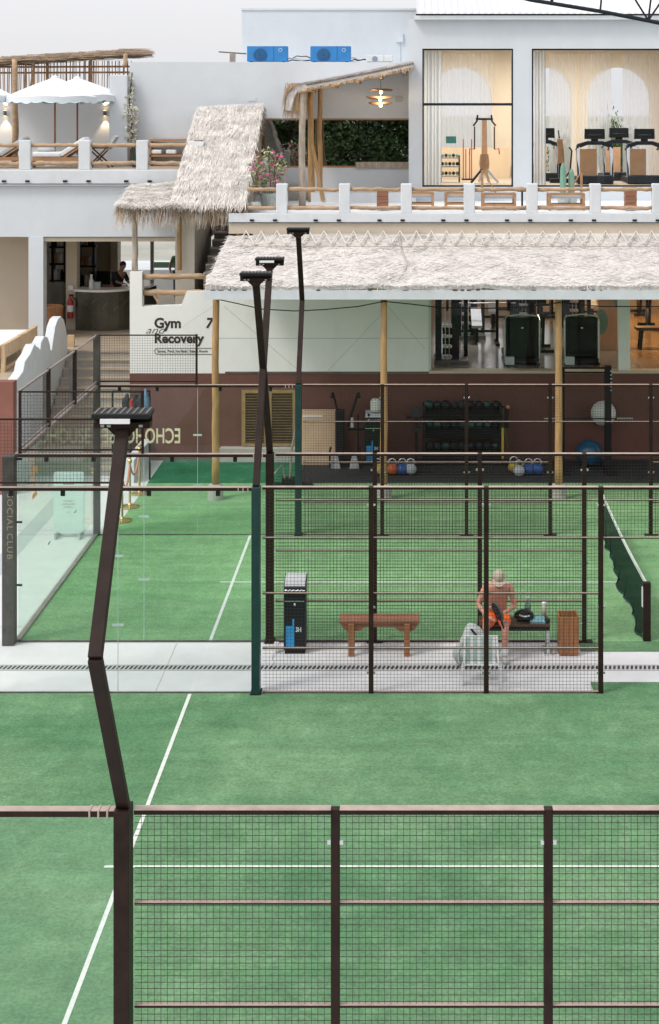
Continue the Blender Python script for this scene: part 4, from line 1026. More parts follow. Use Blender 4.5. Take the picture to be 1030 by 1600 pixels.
def bush(name, c, rx, ry, rz, n, leaf, mat='leaf', fl=0, parent=None, fmat='flower'):
    s, q = MB(), MB()
    for i in range(n):
        while True:
            v = Vector((rnd(-1, 1), rnd(-1, 1), rnd(-1, 1)))
            if v.length < 1 and noise.noise(v * 2.3 + Vector(c)) > -.22: break
        p = Vector((c[0] + v.x*rx, c[1] + v.y*ry, c[2] + v.z*rz)); a = Vector((rnd(-1, 1), rnd(-1, 1), rnd(-.6, 1))).normalized(); b_ = a.cross(Vector((rnd(-1, 1), rnd(-1, 1), rnd(-1, 1)))).normalized(); L = leaf * rnd(.6, 1.3)
        (q if i < fl else s).add([p - a*L, p + b_*L*.45, p + a*L, p - b_*L*.45], [(0,1,2,3)])
    o = s.build(name, mat, parent, fixn=False)
    if fl: q.build('blossom', fmat, parent, fixn=False)
    return o
t = thing('bougainvillea', 'bougainvillea with pink blossom beside the top of the thatched stair roof', 'plant', (PX(420, 39), 39.2, 5.9))
bush('foliage', (PX(424, 39), 39.2, 6.9), .42, .3, .62, 420, .06, 'leaf_pale', 60, t)
bush('foliage', (PX(402, 39), 39.0, 6.75), .22, .25, .55, 160, .06, 'leaf_pale', 44, t)
for k in range(5): MB().tube([(PX(418, 39), 39.2, 5.9), (PX(410 + k * 6, 39), 39.2, 6.4 + .1 * k), (PX(402 + 9 * k, 39), 39.1, 6.9 + .05 * k)], .012, 5).build('stem', 'bark', t)
MB().lathe([(.2, 0), (.26, .35), (.22, .36)], (PX(420, 39), 39.2, 5.9), 14).build('pot', 'pot', t)
t = thing('pot_plant', 'thin stemmed plant in a rounded pot behind the first log rails', 'plant', (PX(396, 37), 37.1, 5.9))
x = PX(396, 37)
MB().lathe([(.12, 0), (.19, .12), (.19, .2), (.15, .27), (.13, .27)], (x, 37.1, 5.9), 14).build('pot', 'pot', t)
for k in range(4): MB().tube([(x, 37.1, 6.1), (x + rnd(-.05, .1), 37.1, 6.5), (x + rnd(-.1, .22), 37.1, 6.95)], .014, 5).build('stem', 'bark', t)
bush('foliage', (x + .05, 37.1, 6.85), .22, .2, .35, 110, .05, 'leaf_pale', 16, t)
pl = tag(MB().box(PX(409, 39.5), PX(418, 39.5), 39.45, 39.7, 5.9, PZ(247, 39.5)).build('stair_pillar', 'white_trim', bevel=.01), 'short white pillar amid the bougainvillea beside the stair roof', 'pillar')
steps_ = struct(MB().box(PX(440, 42), PX(470, 42), 42.3, 42.9, 5.9, 6.1).box(PX(440, 42), PX(470, 42), 42.6, 42.9, 6.1, 6.3).build('lounge_steps', 'step'))

# ------------------------------------------------------------------ stairs between levels with shaggy thatch
st = thing('brick_stairs', 'narrow brick stairs rising beside the canopy to the upper terrace', 'stairs', (-4.8, 37, 2.3))
for k in range(9):
    y0 = 36.9 + k * .40; z1 = 4.45 + k * .165
    MB().box(-5.15, -4.32, y0, 40.6, z1 - .165 if k else 2.3, z1 - .03).build('riser', 'brick', st)
    MB().box(-5.15, -4.32, y0 - .03, y0 + .40, z1 - .03, z1).build('tread', 'step', st)
sr = thing('stair_thatch', 'steep shaggy pale thatched roof over the brick stairs', 'thatched roof', (-5, 37, 5.9))
thatch(sr, (PX(268, 36.6), 36.6, PZ(318, 36.6)), (PX(384, 36.6), 36.6, PZ(318, 36.6)), (PX(309, 42.8), 42.8, PZ(166, 42.8)), (PX(412, 42.8), 42.8, PZ(164, 42.8)), .15, 22000, .40, .0075, .07, straw='thatch_shag', fringe=4200, flen=.5, amp=.06, jitter=.22)
for x in (-5.75, -4.3): MB().tube([(x, 37.0, 4.5), (x, 37.0, 6.0)], .06, 8).build('post', 'bamboo', sr)
for x in (-5.95, -4.35): MB().tube([(x, 42.4, 6.5), (x, 42.4, 8.3)], .06, 8).build('post', 'bamboo', sr)
sr2 = thing('landing_thatch', 'lower shaggy thatched roof on a wooden post left of the stair roof', 'thatched roof', (-6.5, 36.6, 4.5))
thatch(sr2, (PX(183, 36.2), 36.2, PZ(322, 36.2)), (PX(280, 36.4), 36.4, PZ(322, 36.4)), (PX(205, 39.7), 39.7, PZ(289, 39.7)), (PX(285, 39.7), 39.7, PZ(287, 39.7)), .2, 8500, .36, .0075, .06, straw='thatch_shag', fringe=2800, flen=.42, amp=.06)
pole(211, sr2, 36.4, z_pil, 5.95, .065, 'log_grey', name='post')
fl_ = thing('stair_floodlight', 'small pale floodlight sticking out of the stair thatch', 'floodlight', (PX(310, 40.5), 40.3, PZ(232, 40.5)))
x, z = PX(311, 40.4), PZ(224, 40.4)
MB().prism([(x - .22, z - .16), (x + .17, z - .14), (x + .21, z + .05), (x - .19, z + .07)], 'y', 39.85, 40.1).build('housing', 'cushion', fl_, bevel=.01)
MB().box(x - .06, x + .16, 39.9, 40.1, z + .075, z + .1).build('bracket', 'brick', fl_)
MB().tube([(x, 40.0, z - .1), (x, 40.5, z - .45)], .03, 6).build('arm', 'black', fl_)

# ------------------------------------------------------------------ left building: reception below, sun terrace above
YL = 40.0; z_led, z_bm, z_fl = PZ(290, YL), PZ(370, YL), 2.3
lb = thing('reception_building', 'white building with open reception below and sun terrace above', 'building', (-9, YL, 2.3))
MB().box(-14.5, PX(328, YL), YL, YL + .35, z_bm, z_led).build('beam', 'white_wall', lb)
MB().box(-14.5, PX(300, YL), YL - .14, YL + .4, z_led, PZ(265, YL)).build('terrace_edge', 'white_trim', lb, bevel=.02)
MB().box(-14.5, PX(303, YL), YL + .4, 47.5, z_bm + .2, PZ(265, YL) - .005).build('terrace_slab', 'tile', lb)
MB().box(-14.5, PX(328, YL), YL + .35, 47.4, z_bm - .02, z_bm + .19).build('reception_ceiling', 'beige_wall', lb)
MB().box(PX(45, YL), PX(68, YL), YL - .02, YL + .36, z_fl, z_bm).build('column', 'white_wall', lb)
MB().box(PX(300, YL), PX(328, YL), 37.2, YL + .3, z_fl, z_bm + .7).build('stair_wall', 'cream_wall', lb)
MB().box(PX(68, YL), PX(300, YL), YL + .06, YL + .3, z_bm - .13, z_bm - .021).build('soffit_trim', 'beige_wall', lb)
MB().box(-14.5, PX(45, YL) + .05, 41.4, 41.6, z_fl, z_bm).build('panel_wall', 'beige_wall', lb)
MB().box(-10.95, -10.75, 41.6, 47.2, z_fl, z_bm).build('side_wall', 'grey_wall', lb)
MB().box(PX(103, 42), PX(120, 42), 42, 42.4, z_fl, z_bm).build('inner_column', 'beige_wall', lb)
MB().box(-10.75, PX(187, 47), 47, 47.2, z_fl, z_bm).build('back_wall', 'beige_wall', lb)
MB().box(PX(176, 46.9), PX(187, 46.9), 46.6, 46.99, z_fl, z_bm).build('inner_column', 'cream_wall', lb)
MB().box(PX(235, 47), PX(240, 47), 47.0, 47.1, z_fl, z_bm).build('mullion', 'white_trim', lb)
plat = struct(MB().box(-14.5, -8.9, 33.31, 38.6, -.02, z_fl).box(-14.5, -6.55, 38.6, 50, -.02, z_fl - .001).box(-6.55, XO - .3, 37.0, 50, -.02, z_fl - .002).build('raised_platform', 'tile'))
struct(MB().box(-12, 4, 50, 53, 2.0, 3.1).build('garden_wall', 'white_wall'))
gs = tag(MB().box(PX(240, 49), PX(302, 49), 48.9, 48.93, PZ(418, 49), PZ(409, 49)).build('green_banner', 'leaf_cactus'), 'narrow green strip seen through the bright opening behind the reception', 'banner')
mwall = tag(MB().box(-14.5, -8.78, 33.0, 33.3, 0, PZ(597, 33)).build('retaining_wall', 'maroon_left'), 'reddish brown retaining wall at the left picture edge behind the fence', 'wall')
# stairs up to the reception
fs = thing('entry_stairs', 'broad pale stairs climbing to the reception behind the court glass', 'stairs', (-7.8, 34.6, 0))
n = 13
for k in range(n):
    y0 = 34.7 + k * .30; z1 = (k + 1) * 2.3 / n
    MB().box(-8.78, XL - .01, y0, 38.6, z1 - 2.3/n, z1 - .035).build('riser', 'step', fs)
    MB().box(-8.78, XL - .01, y0 - .03, y0 + .30 if k < n-1 else 38.62, z1 - .035, z1).build('tread', 'tile', fs)
# wavy parapet
prof = [(33.05, 2.30), (33.1, 2.42), (33.6, 2.48), (33.95, 2.55), (34.1, 2.74), (34.6, 2.84), (34.85, 2.96), (35.0, 3.0), (35.1, 2.93), (35.35, 2.86), (35.5, 2.78), (35.6, 2.95), (35.9, 3.04), (36.2, 2.97), (36.4, 2.80), (36.5, 2.62), (36.62, 2.58), (36.8, 2.85), (37.0, 3.12), (37.3, 3.26), (37.6, 3.28), (37.9, 3.15), (38.15, 2.85), (38.3, 2.55), (38.3, 0)]
wp = tag(MB().prism([(33.05, 0)] + prof, 'x', -9.02, -8.80).build('wavy_parapet', 'white_trim', bevel=.015), 'white parapet with wavy top edge beside the entry stairs', 'parapet')
# balustrade of the sun terrace
zb_ = PZ(265, YL)
bl = thing('sun_terrace_balustrade', 'white posts with log rails before the sun terrace on the left', 'balustrade', (-9, YL, zb_))
bp = [PX(p, YL) for p in (40, 133, 223, 308)]; bp = [bp[0] - 3.1, bp[0] - 1.55] + bp
for x in bp[:-1]: MB().box(x - .155, x + .155, YL - .10, YL + .14, zb_, PZ(219, YL)).build('post', 'white_trim', bl, bevel=.02)
for a, c in zip(bp[:-1], bp[1:]):
    for z in (PZ(227, YL), PZ(255, YL)): logrun(bl, a + .12, c - .12, YL + .02, z, .055)
x = -10.9; k = 0
while x < -6.2:
    MB().box(x, x + .11, YL - .17, YL - .142, z_led + .10, z_led + .15).build('spotlight', 'black', bl); x += (.62, 1.0)[k % 2]; k += 1
MB().box(-14.5, PX(300, YL), YL - .155, YL - .142, z_led + .045, z_led + .06).build('drip_edge', 'navy', bl)
# log rails beside the gym lettering
lr = thing('landing_rail', 'two thick log rails above the gym lettering beside the thatch', 'railing', (XL, YW, z_par))
for py in (432, 457): logrun(lr, xp + .0, PX(322, YW + .3), YW + .16, PZ(py, YW + .16), .075)
MB().tube([(PX(236, YW), YW + .17, PZ(457, YW)), (PX(246, YW), YW + .17, PZ(472, YW))], .05, 6).build('brace', 'log', lr)
# terrace back wall, pillar
tw = tag(MB().box(-14.5, PX(176, 46.5), 46.5, 46.7, 5.4, PZ(146, 46.5)).build('terrace_wall', 'white_wall'), 'white wall with lit sconces behind the parasols', 'wall')
tp_ = tag(MB().box(PX(172, 42.7), PX(200, 42.7), 42.6, 43.0, 6.85, PZ(117, 42.7)).build('terrace_pillar', 'white_wall', bevel=.02), 'white pillar at the right end of the parasols', 'pillar')
def sconce(px, py, label):
    Y = 46.4; x, z = PX(px, Y), PZ(py, Y); t = thing('wall_sconce', label, 'lamp', (x, Y, z), 'sconces on the terrace wall')
    MB().tube([(x, Y, z - .08), (x, Y, z + .08)], .05, 10).build('body', 'steel_grey', t)
    for s in (-1, 1):
        MB().tube([(x, Y, z + s*.081), (x, Y, z + s*.084)], .04, 10).build('lens', 'warm_lamp', t)
        l = bpy.data.lights.new('sconce_light', 'SPOT'); l.energy = 26; l.color = (1, .72, .42); l.spot_size = R(75); l.spot_blend = .6; l.shadow_soft_size = .02
        o = bpy.data.objects.new('sconce_light', l); COL.objects.link(o); o.parent = t; o.location = (0, 0, s*.09); o.rotation_euler = (R(180) if s > 0 else 0, 0, 0)
sconce(8, 177, 'lit up-and-down sconce at the left picture edge under the parasol')
sconce(164, 177, 'lit up-and-down sconce beside the white pillar')
# pergola of brushwood and reeds
pg = thing('reed_pergola', 'rustic pergola of reeds and brushwood rising behind the parasols', 'pergola', (PX(24, 42), 44, zb_))
s = MB()
for _ in range(1500):
    px = rnd(-20, 238); y = rnd(44.4, 46.3); zz = PZ(101 - (px + 20) * .066, 44.4) + rnd(0, .22) * (1 - max(0, px - 195) / 60)
    p = Vector((PX(px, y), y, zz)); d = Vector((1, rnd(-.35, .35), rnd(-.06, .05))).normalized(); L = rnd(.3, .9); sd = Vector((0, .3, .7)) * rnd(.008, .018)
    if p.x + d.x * L > PX(243, y): continue
    s.add([p - sd, p + sd, p + d*L + sd*.5, p + d*L - sd*.5], [(0,1,2,3)])
s.build('brushwood', 'brush', pg, fixn=False)['kind'] = 'stuff'
MB().add([(PX(-30, 44.4), 44.4, PZ(98, 44.4)), (PX(238, 44.4), 44.4, PZ(84, 44.4)), (PX(238, 46.3), 46.3, PZ(84, 44.4)), (PX(-30, 46.3), 46.3, PZ(98, 44.4))], [(0,1,2,3)]).build('roof_mat', 'brush', pg, fixn=False)
s = MB(); k = 0; px = -12
while px < 206:
    x = PX(px, 46.2); s.tube([(x, 46.2, PZ(150, 46.2)), (x + rnd(-.03, .03), 46.2, PZ(95, 46.2))], rnd(.010, .018), 4); px += rnd(1.5, 5)
s.build('reed_screen', 'reed', pg, fixn=False)
for py in (104, 113): MB().tube([(PX(-20, 45.9), 45.9, PZ(py + 1, 45.9)), (PX(206, 45.9), 45.9, PZ(py, 45.9))], .03, 6).build('cross_pole', 'reed', pg)
for px in (74, 142): MB().tube([(PX(px, 45.8), 45.8, PZ(150, 46)), (PX(px, 45.8), 45.8, PZ(90, 46))], .05, 6).build('post', 'reed', pg)
pole(23.5, pg, 44.4, zb_, PZ(92, 44.4), .085, 'log', name='post')
pole(196, pg, 43.4, zt_ - .1, PZ(84, 43.4), .06, 'log', name='post')
for k, px in enumerate((30, 42, 50, 56)): MB().tube([(PX(px - 4, 45), 45, PZ(150, 45)), (PX(px + rnd(-4, 4), 45), 45, PZ(96, 45))], .035, 6).build('brace', 'reed', pg)
# parasols
def parasol(px, Y, rx, top, edge, label, rim=0.0):
    x = PX(px, Y); t = thing('parasol', label, 'parasol', (x, Y, zb_), 'white parasols on the sun terrace')
    MB().tube([(x, Y, zb_), (x, Y, PZ(top, Y) + .02)], .028, 8).build('pole', 'wood', t)
    MB().lathe([(.28, 0), (.28, .06), (.05, .1), (.05, .3)], (x, Y, zb_), 14).build('base', 'white_trim', t)
    zt1, ze1 = PZ(top, Y), PZ(edge - 10, Y); n = 32; ring = []
    for k in range(5):
        r = k / 4; ring.append([(x + rx * r * math.cos(2*math.pi*j/n) * (1 + .03 * math.cos(8*2*math.pi*j/n) * r), Y + rx * r * math.sin(2*math.pi*j/n), zt1 + (ze1 - zt1) * (r ** 1.15) - .03 * math.sin(4*2*math.pi*j/n)**2 * r) for j in range(n + 1)])
    ring[0] = [(x + .04 * math.cos(2*math.pi*j/n), Y + .04 * math.sin(2*math.pi*j/n), zt1) for j in range(n + 1)]
    cp = MB().grid(ring).build('canopy', 'parasol', t, smooth=True, fixn=False)
    n2 = 96; a, c = [], []
    for j in range(n2 + 1):
        an = 2*math.pi*j/n2; xx, yy = x + rx * math.cos(an) * (1 + .03 * math.cos(8*an)), Y + rx * math.sin(an); zz = ze1 - .03 * math.sin(4*an)**2
        a.append((xx, yy, zz)); c.append((xx, yy, zz - .15 - .04 * abs(math.sin(12*an))))
    MB().grid([a, c]).build('valance', 'parasol', t, fixn=False)
    e = [(q[0] * 1.0, q[1], q[2]) for q in c]; MB().tube(e, .013, 4).build('piping', 'parasol_edge', t)
    for j in range(8):
        an = 2*math.pi*j/8; MB().tube([(x, Y, zt1 - .1), (x + rx*.97*math.cos(an), Y + rx*.97*math.sin(an), ze1 - .03)], .012, 4).build('rib', 'wood', t)
    MB().lathe([(.13, -.05), (.10, .02), (.02, .06)], (x, Y, zt1), 12).build('cap', 'parasol', t)
parasol(86, 42.4, 1.32, 121, 160, 'white scalloped parasol, the left pole of the overlapping pair')
parasol(121, 43.1, 1.30, 122, 158, 'white scalloped parasol, the right pole of the overlapping pair')
parasol(-44, 42.6, 1.12, 121, 158, 'white parasol cut off by the left picture edge')
def lounger(px, Y, label, flip=1, mat='cushion'):
    x = PX(px, Y); t = thing('sun_lounger', label, 'sun lounger', (x, Y, zb_), 'loungers on the sun terrace'); z = zb_
    MB().box(x - .75, x + .75, Y - .35, Y + .35, z + .20, z + .30).build('frame', 'teak', t)
    for sx in (-.68, .68):
        for sy in (-.3, .3): MB().box(x + sx - .04, x + sx + .04, Y + sy - .04, Y + sy + .04, z, z + .2).build('leg', 'teak', t)
    MB().box(x - .75 if flip > 0 else x - .2, x + .2 if flip > 0 else x + .75, Y - .33, Y + .33, z + .30, z + .44).build('mattress', mat, t, bevel=.04)
    MB().bar((x + flip * .18, Y, z + .36), (x + flip * .85, Y, z + .80), .62, .13, up=(0, 0, 1)).build('back_cushion', mat, t, bevel=.03)
    MB().bar((x + flip * .24, Y, z + .27), (x + flip * .90, Y, z + .70), .64, .04).build('back_frame', 'teak', t)
    MB().ball((x - flip * .3, Y + .1, z + .50), .26, .2, .10, 12, 8).build('pillow', 'cushion_grey', t)
lounger(88, 41.2, 'wooden lounger with white cushion between the first two left posts', 1)
lounger(-6, 41.4, 'grey cushioned lounger at the left picture edge behind the post', 1, 'cushion_grey')
x, y = PX(157, 41.6), 41.6
t = thing('folding_chair', 'dark wooden folding chair with cushion left of the white pillar', 'chair', (x, y, zb_))
for s_ in (-.25, .25):
    MB().bar((x - .3, y + s_, zb_), (x + .28, y + s_, zb_ + .6), .04, .04).build('leg', 'wood_dark', t); MB().bar((x + .3, y + s_, zb_), (x - .3, y + s_, zb_ + .55), .04, .04).build('leg', 'wood_dark', t)
MB().box(x - .32, x + .28, y - .25, y + .25, zb_ + .52, zb_ + .57).build('seat', 'wood_dark', t)
MB().bar((x + .22, y, zb_ + .5), (x + .45, y, zb_ + .86), .5, .07).build('back', 'cushion_grey', t)
# climbing plant and shelf by the wall
t = thing('climbing_plant', 'pale dry climbing plant on the white wall right of the pillar', 'plant', (PX(203, 42.6), 42.5, zb_))
x = PX(203, 42.5)
MB().tube([(x - .02, 42.7, zb_), (x + .03, 42.75, 7.9), (x - .05, 42.8, 8.7), (x, 42.85, 9.5)], [.05, .045, .035, .02], 6).build('stem', 'bark', t)
M('leaf_dry', (.56, .55, .46), .8, var=.2, vs=5, island=.3)
bush('foliage', (x + .0, 42.6, 8.1), .26, .2, .85, 330, .055, 'leaf_dry', 0, t)
bush('foliage', (x - .02, 42.75, 9.1), .10, .1, .5, 60, .05, 'leaf_dry', 0, t)
t = thing('wall_shelf', 'wooden shelf with white towels behind the balustrade near the stair thatch', 'shelf', (PX(262, 42.6), 42.6, zb_))
x0, x1 = PX(234, 42.6), PX(295, 42.6)
for py in (219, 243, 262): MB().box(x0, x1, 42.5, 42.95, PZ(py, 42.6) - .03, PZ(py, 42.6) + .03).build('board', 'teak', t)
MB().box(x0, x0 + .05, 42.5, 42.95, zb_, PZ(219, 42.6) - .03).build('side', 'teak', t)
for px in (245, 268): MB().box(PX(px - 8, 42.6), PX(px + 8, 42.6), 42.52, 42.85, PZ(242, 42.6) + .03, PZ(234, 42.6)).build('towel', 'sock', t, bevel=.03)
t = tag(MB().prism([(PX(207, 41.5), zb_), (PX(212, 41.5), zb_), (PX(210.5, 41.5), PZ(228, 41.5)), (PX(208.5, 41.5), PZ(228, 41.5))], 'y', 41.45, 41.6).build('folded_umbrella', 'steel_green'), 'dark green folded umbrella leaning before the white pillar', 'umbrella')

# reception interior
ct = thing('reception_counter', 'curved dark green marble reception counter with white top', 'counter', (PX(160, 42), 42.2, z_fl))
arc = []
for k in range(15):
    u = k / 14; px = 118 + 118 * u; Y = 41.9 + .9 * u ** 2 * .9 - .35 * math.sin(math.pi * u); arc.append((PX(px, Y), Y))
inn = [(a + .05, c + .65) for a, c in arc]
zc_ = z_fl + 1.08
m = MB(); m.grid([[(a, c, z_fl) for a, c in arc], [(a, c, zc_) for a, c in arc]]); m.grid([[(a, c, z_fl) for a, c in inn], [(a, c, zc_) for a, c in inn]]); m.grid([[(*arc[0], z_fl), (*inn[0], z_fl)], [(*arc[0], zc_), (*inn[0], zc_)]])
m.build('front', 'marble', ct)
for _ in range(11):
    k = random.randrange(1, 10); a, c = arc[k]; a2, c2 = arc[k + 1]; z = z_fl + rnd(.15, .85); dz = rnd(.1, .2) * random.choice((-1, 1))
    w = rnd(.02, .05); MB().add([(a, c - .006, z), (a2, c2 - .006, z + dz), (a2, c2 - .006, z + dz + w), (a, c - .006, z + w)], [(0,1,2,3)]).build('vein', 'marble_vein', ct)
m = MB(); ao = [(a - .04, c - .06) for a, c in arc]
m.grid([[(a, c, zc_ + .06) for a, c in ao], [(a, c, zc_ + .06) for a, c in inn]]); m.grid([[(a, c, zc_) for a, c in ao], [(a, c, zc_) for a, c in inn]]); m.grid([[(a, c, zc_) for a, c in ao], [(a, c, zc_ + .06) for a, c in ao]]); m.grid([[(*ao[0], zc_), (*inn[0], zc_)], [(*ao[0], zc_ + .06), (*inn[0], zc_ + .06)]])
m.build('top', 'counter_top', ct)
t = thing('bottle_row', 'white dispenser bottle on the left end of the reception counter', 'bottle', (PX(143, 42), 42.2, zc_ + .06))
MB().lathe([(.07, 0), (.07, .2), (.03, .26), (.03, .34), (.05, .36), (.02, .38)], (PX(143, 42.2), 42.2, zc_ + .06), 10).build('bottle', 'white_plastic', t)
MB().box(PX(148, 42.2), PX(157, 42.2), 42.15, 42.3, zc_ + .06, zc_ + .22).build('box', 'cushion_grey', t)
def shelf(px0, px1, Y, z0, z1, label):
    x0, x1 = PX(px0, Y), PX(px1, Y); t = thing('display_shelf', label, 'shelf', (x0, Y, z0), 'black shelves in the reception')
    for x in (x0, x1 - .06): MB().box(x, x + .06, Y, Y + .3, z0, z1).build('upright', 'black', t)
    n = 4
    for k in range(n):
        z = z0 + .05 + (z1 - z0 - .1) * k / (n - 1); MB().box(x0 - .05, x1 + .05, Y - .02, Y + .3, z - .03, z + .02).build('board', 'black', t)
        if k < n - 1:
            for j in range(3): w = rnd(.05, .09); xx = x0 + .1 + j * (x1 - x0 - .2) / 2.4; MB().lathe([(w, 0), (w, .2), (w*.5, .3)], (xx, Y + .12, z + .02), 8).build('item', random.choice(('white_plastic', 'black', 'cushion_grey', 'teak')), t)
shelf(80, 103, 43.4, 3.45, 5.0, 'black display shelf left of the fire extinguisher column')
shelf(122, 148, 45.0, 3.1, 5.0, 'black display shelf above the left end of the counter')
def extinguisher(px, Y, z, label):
    x = PX(px, Y); t = thing('fire_extinguisher', label, 'extinguisher', (x, Y, z))
    MB().lathe([(.08, 0), (.085, .03), (.085, .46), (.05, .54), (.03, .56), (.03, .62)], (x, Y, z), 14).build('cylinder', 'red', t, smooth=True)
    MB().box(x - .03, x + .09, Y - .02, Y + .02, z + .61, z + .66).build('lever', 'black', t)
    MB().tube([(x + .05, Y, z + .6), (x + .16, Y, z + .5), (x + .17, Y, z + .3)], .018, 6).build('hose', 'black', t)
    MB().lathe([(.087, .18), (.087, .36)], (x, Y, z), 14).build('label_band', 'cushion', t)
extinguisher(110, 41.85, PZ(497, 41.85), 'red fire extinguisher on the reception column')
tag(MB().box(PX(107, 41.98), PX(115, 41.98), 41.96, 41.995, PZ(453, 42), PZ(446, 42)).build('extinguisher_sign', 'cushion'), 'small pale sign above the fire extinguisher', 'sign')
t = thing('wicker_chair', 'brown wicker tub chair behind the white column', 'chair', (PX(76, 41), 41.0, z_fl))
x = PX(77, 41)
MB().lathe([(.30, 0), (.34, .3), (.38, .78), (.34, .80), (.30, .42), (.02, .42)], (x, 41.0, z_fl), 20).build('shell', 'wicker', t)
MB().lathe([(.28, .42), (.29, .5), (.02, .52)], (x, 41.0, z_fl), 16).build('cushion', 'wood_dark', t)
t = thing('desk', 'dark desk with monitor behind the reception counter', 'desk', (PX(165, 45.5), 45.5, z_fl))
x = PX(165, 45.5)
MB().box(x - .7, x + .6, 45.2, 45.9, z_fl + .72, z_fl + .78).build('top', 'teak', t)
for s_ in (-.65, .55): MB().box(x + s_ - .03, x + s_ + .03, 45.25, 45.85, z_fl, z_fl + .72).build('leg', 'black', t)
MB().box(x - .45, x + .15, 45.5, 45.54, z_fl + .85, z_fl + 1.25).build('monitor', 'black_gloss', t)
MB().box(x - .2, x - .1, 45.5, 45.6, z_fl + .78, z_fl + .86).build('stand', 'black', t)
# pine day bed on the platform
t = thing('pine_daybed', 'pale pine timber daybed with grey mattress at the left picture edge', 'daybed', (-10.2, 36.3, z_fl))
MB().box(-12, -9.66, 35.2, 38.2, z_fl + .50, z_fl + .56).build('mattress', 'cushion', t, bevel=.02)
MB().box(-9.66, -9.56, 35.15, 38.25, z_fl + .32, z_fl + .64).build('side_board', 'pine', t)
MB().box(-9.65, -9.57, 35.15, 38.25, z_fl + .02, z_fl + .10).build('lower_rail', 'pine', t)
for y in (35.2, 36.7, 38.15): MB().box(-9.64, -9.55, y - .06, y + .06, z_fl, z_fl + .66).build('leg', 'pine', t)
MB().box(-12, -9.66, 35.10, 35.18, z_fl + .3, z_fl + .64).build('end_board', 'pine', t)
tag(MB().box(PX(107, 39), PX(117, 39), 38.9, 39.0, z_fl, PZ(523, 39)).build('pine_board', 'pine'), 'upright pine board at the end of the wavy parapet', 'board')

# ------------------------------------------------------------------ roof truss at the top right
tr = thing('roof_truss', 'dark steel roof truss crossing the top right corner', 'truss', (5, 33, 10.5))
YR = 33.0
def rp(px, py): return Vector((PX(px, YR), YR, PZ(py, YR)))
lo = [rp(700, -32), rp(830, 0), rp(940, 18), rp(1016, 33), rp(1120, 55)]
MB().tube(lo, .045, 8).build('bottom_chord', 'navy', tr)
up = [rp(700, -120), rp(1120, -60)]
MB().tube(up, .045, 8).build('top_chord', 'navy', tr)
def upx(px): return rp(px, -120 + (px - 700) * 60 / 420)
for a, c in (((938, 17), 948), ((862, 4), 840), ((862, 4), 905), ((1013, 32), 940), ((1013, 32), 1026), ((1013, 32), 1080)):
    MB().tube([rp(*a), upx(c)], .022, 6).build('web', 'navy', tr)
MB().box(PX(1108, YR), PX(1124, YR), YR - .1, YR + .1, 0, PZ(-60, YR)).build('column', 'navy', tr)

# ------------------------------------------------------------------ things along the gym base wall
YG = 35.9
t = thing('leaning_board', 'tan board leaning on the maroon wall right of the louvred doors', 'board', (PX(499, YG), YG, 0))
x0, x1 = PX(471, YG), PX(526, YG); z1 = PZ(642, YG)
MB().add([(x0, 35.65, .03), (x1, 35.65, .03), (x1 - .01, 36.05, z1), (x0 + .01, 36.05, z1), (x0, 35.69, .03), (x1, 35.69, .03), (x1 - .01, 36.09, z1), (x0 + .01, 36.09, z1)], [(0,1,2,3),(7,6,5,4),(0,4,5,1),(1,5,6,2),(2,6,7,3),(3,7,4,0)]).build('panel', 'cardboard', t)
MB().box(x0 + .03, x0 + .5, 35.99, 36.0, z1 - .16, z1 - .12).build('tape_strip', 'cushion', t)
x, y = PX(540, 35.6), 35.6
t = thing('ski_trainer', 'dark ski trainer with two raised arms beside the tan board', 'gym machine', (x, y, 0))
for s_ in (-1, 1):
    MB().tube([(x - .02 + s_ * .07, y, .95), (x + s_ * .30, y, PZ(613, y))], .03, 6).build('arm', 'black', t)
    MB().tube([(x + s_ * .30, y, PZ(613, y)), (x + s_ * .34, y - .03, PZ(622, y))], .035, 6).build('handle', 'black', t)
    MB().tube([(x + s_ * .35, y, .45), (x + s_ * .35, y - .4, .45), (x + s_*.35, y - .4, .05)], .025, 6).build('foot_frame', 'black', t)
    MB().prism([(x + s_*.22 - .12, .03), (x + s_*.22 + .12, .03), (x + s_*.22 + .05, .35), (x + s_*.22 - .05, .35)], 'y', y - .35, y - .31).build('foot_pad', 'cushion_grey', t)
MB().box(x - .24, x - .02, y - .1, y + .1, .05, 1.35).build('flywheel_tower', 'black', t, bevel=.03)
MB().box(x - .28, x + .36, y - .2, y + .2, .03, .12).build('base', 'black', t)
MB().box(x + .13, x + .19, y - .12, y - .08, .95, 1.18).build('monitor', 'cushion_grey', t)
for s_ in (.3, .55): MB().box(x + s_ - .02, x + s_ + .02, y - .02, y + .02, .03, 1.25).build('side_post', 'black', t)
MB().box(x + .05, x + .57, y - .02, y + .02, .85, .9).build('side_bar', 'black', t)
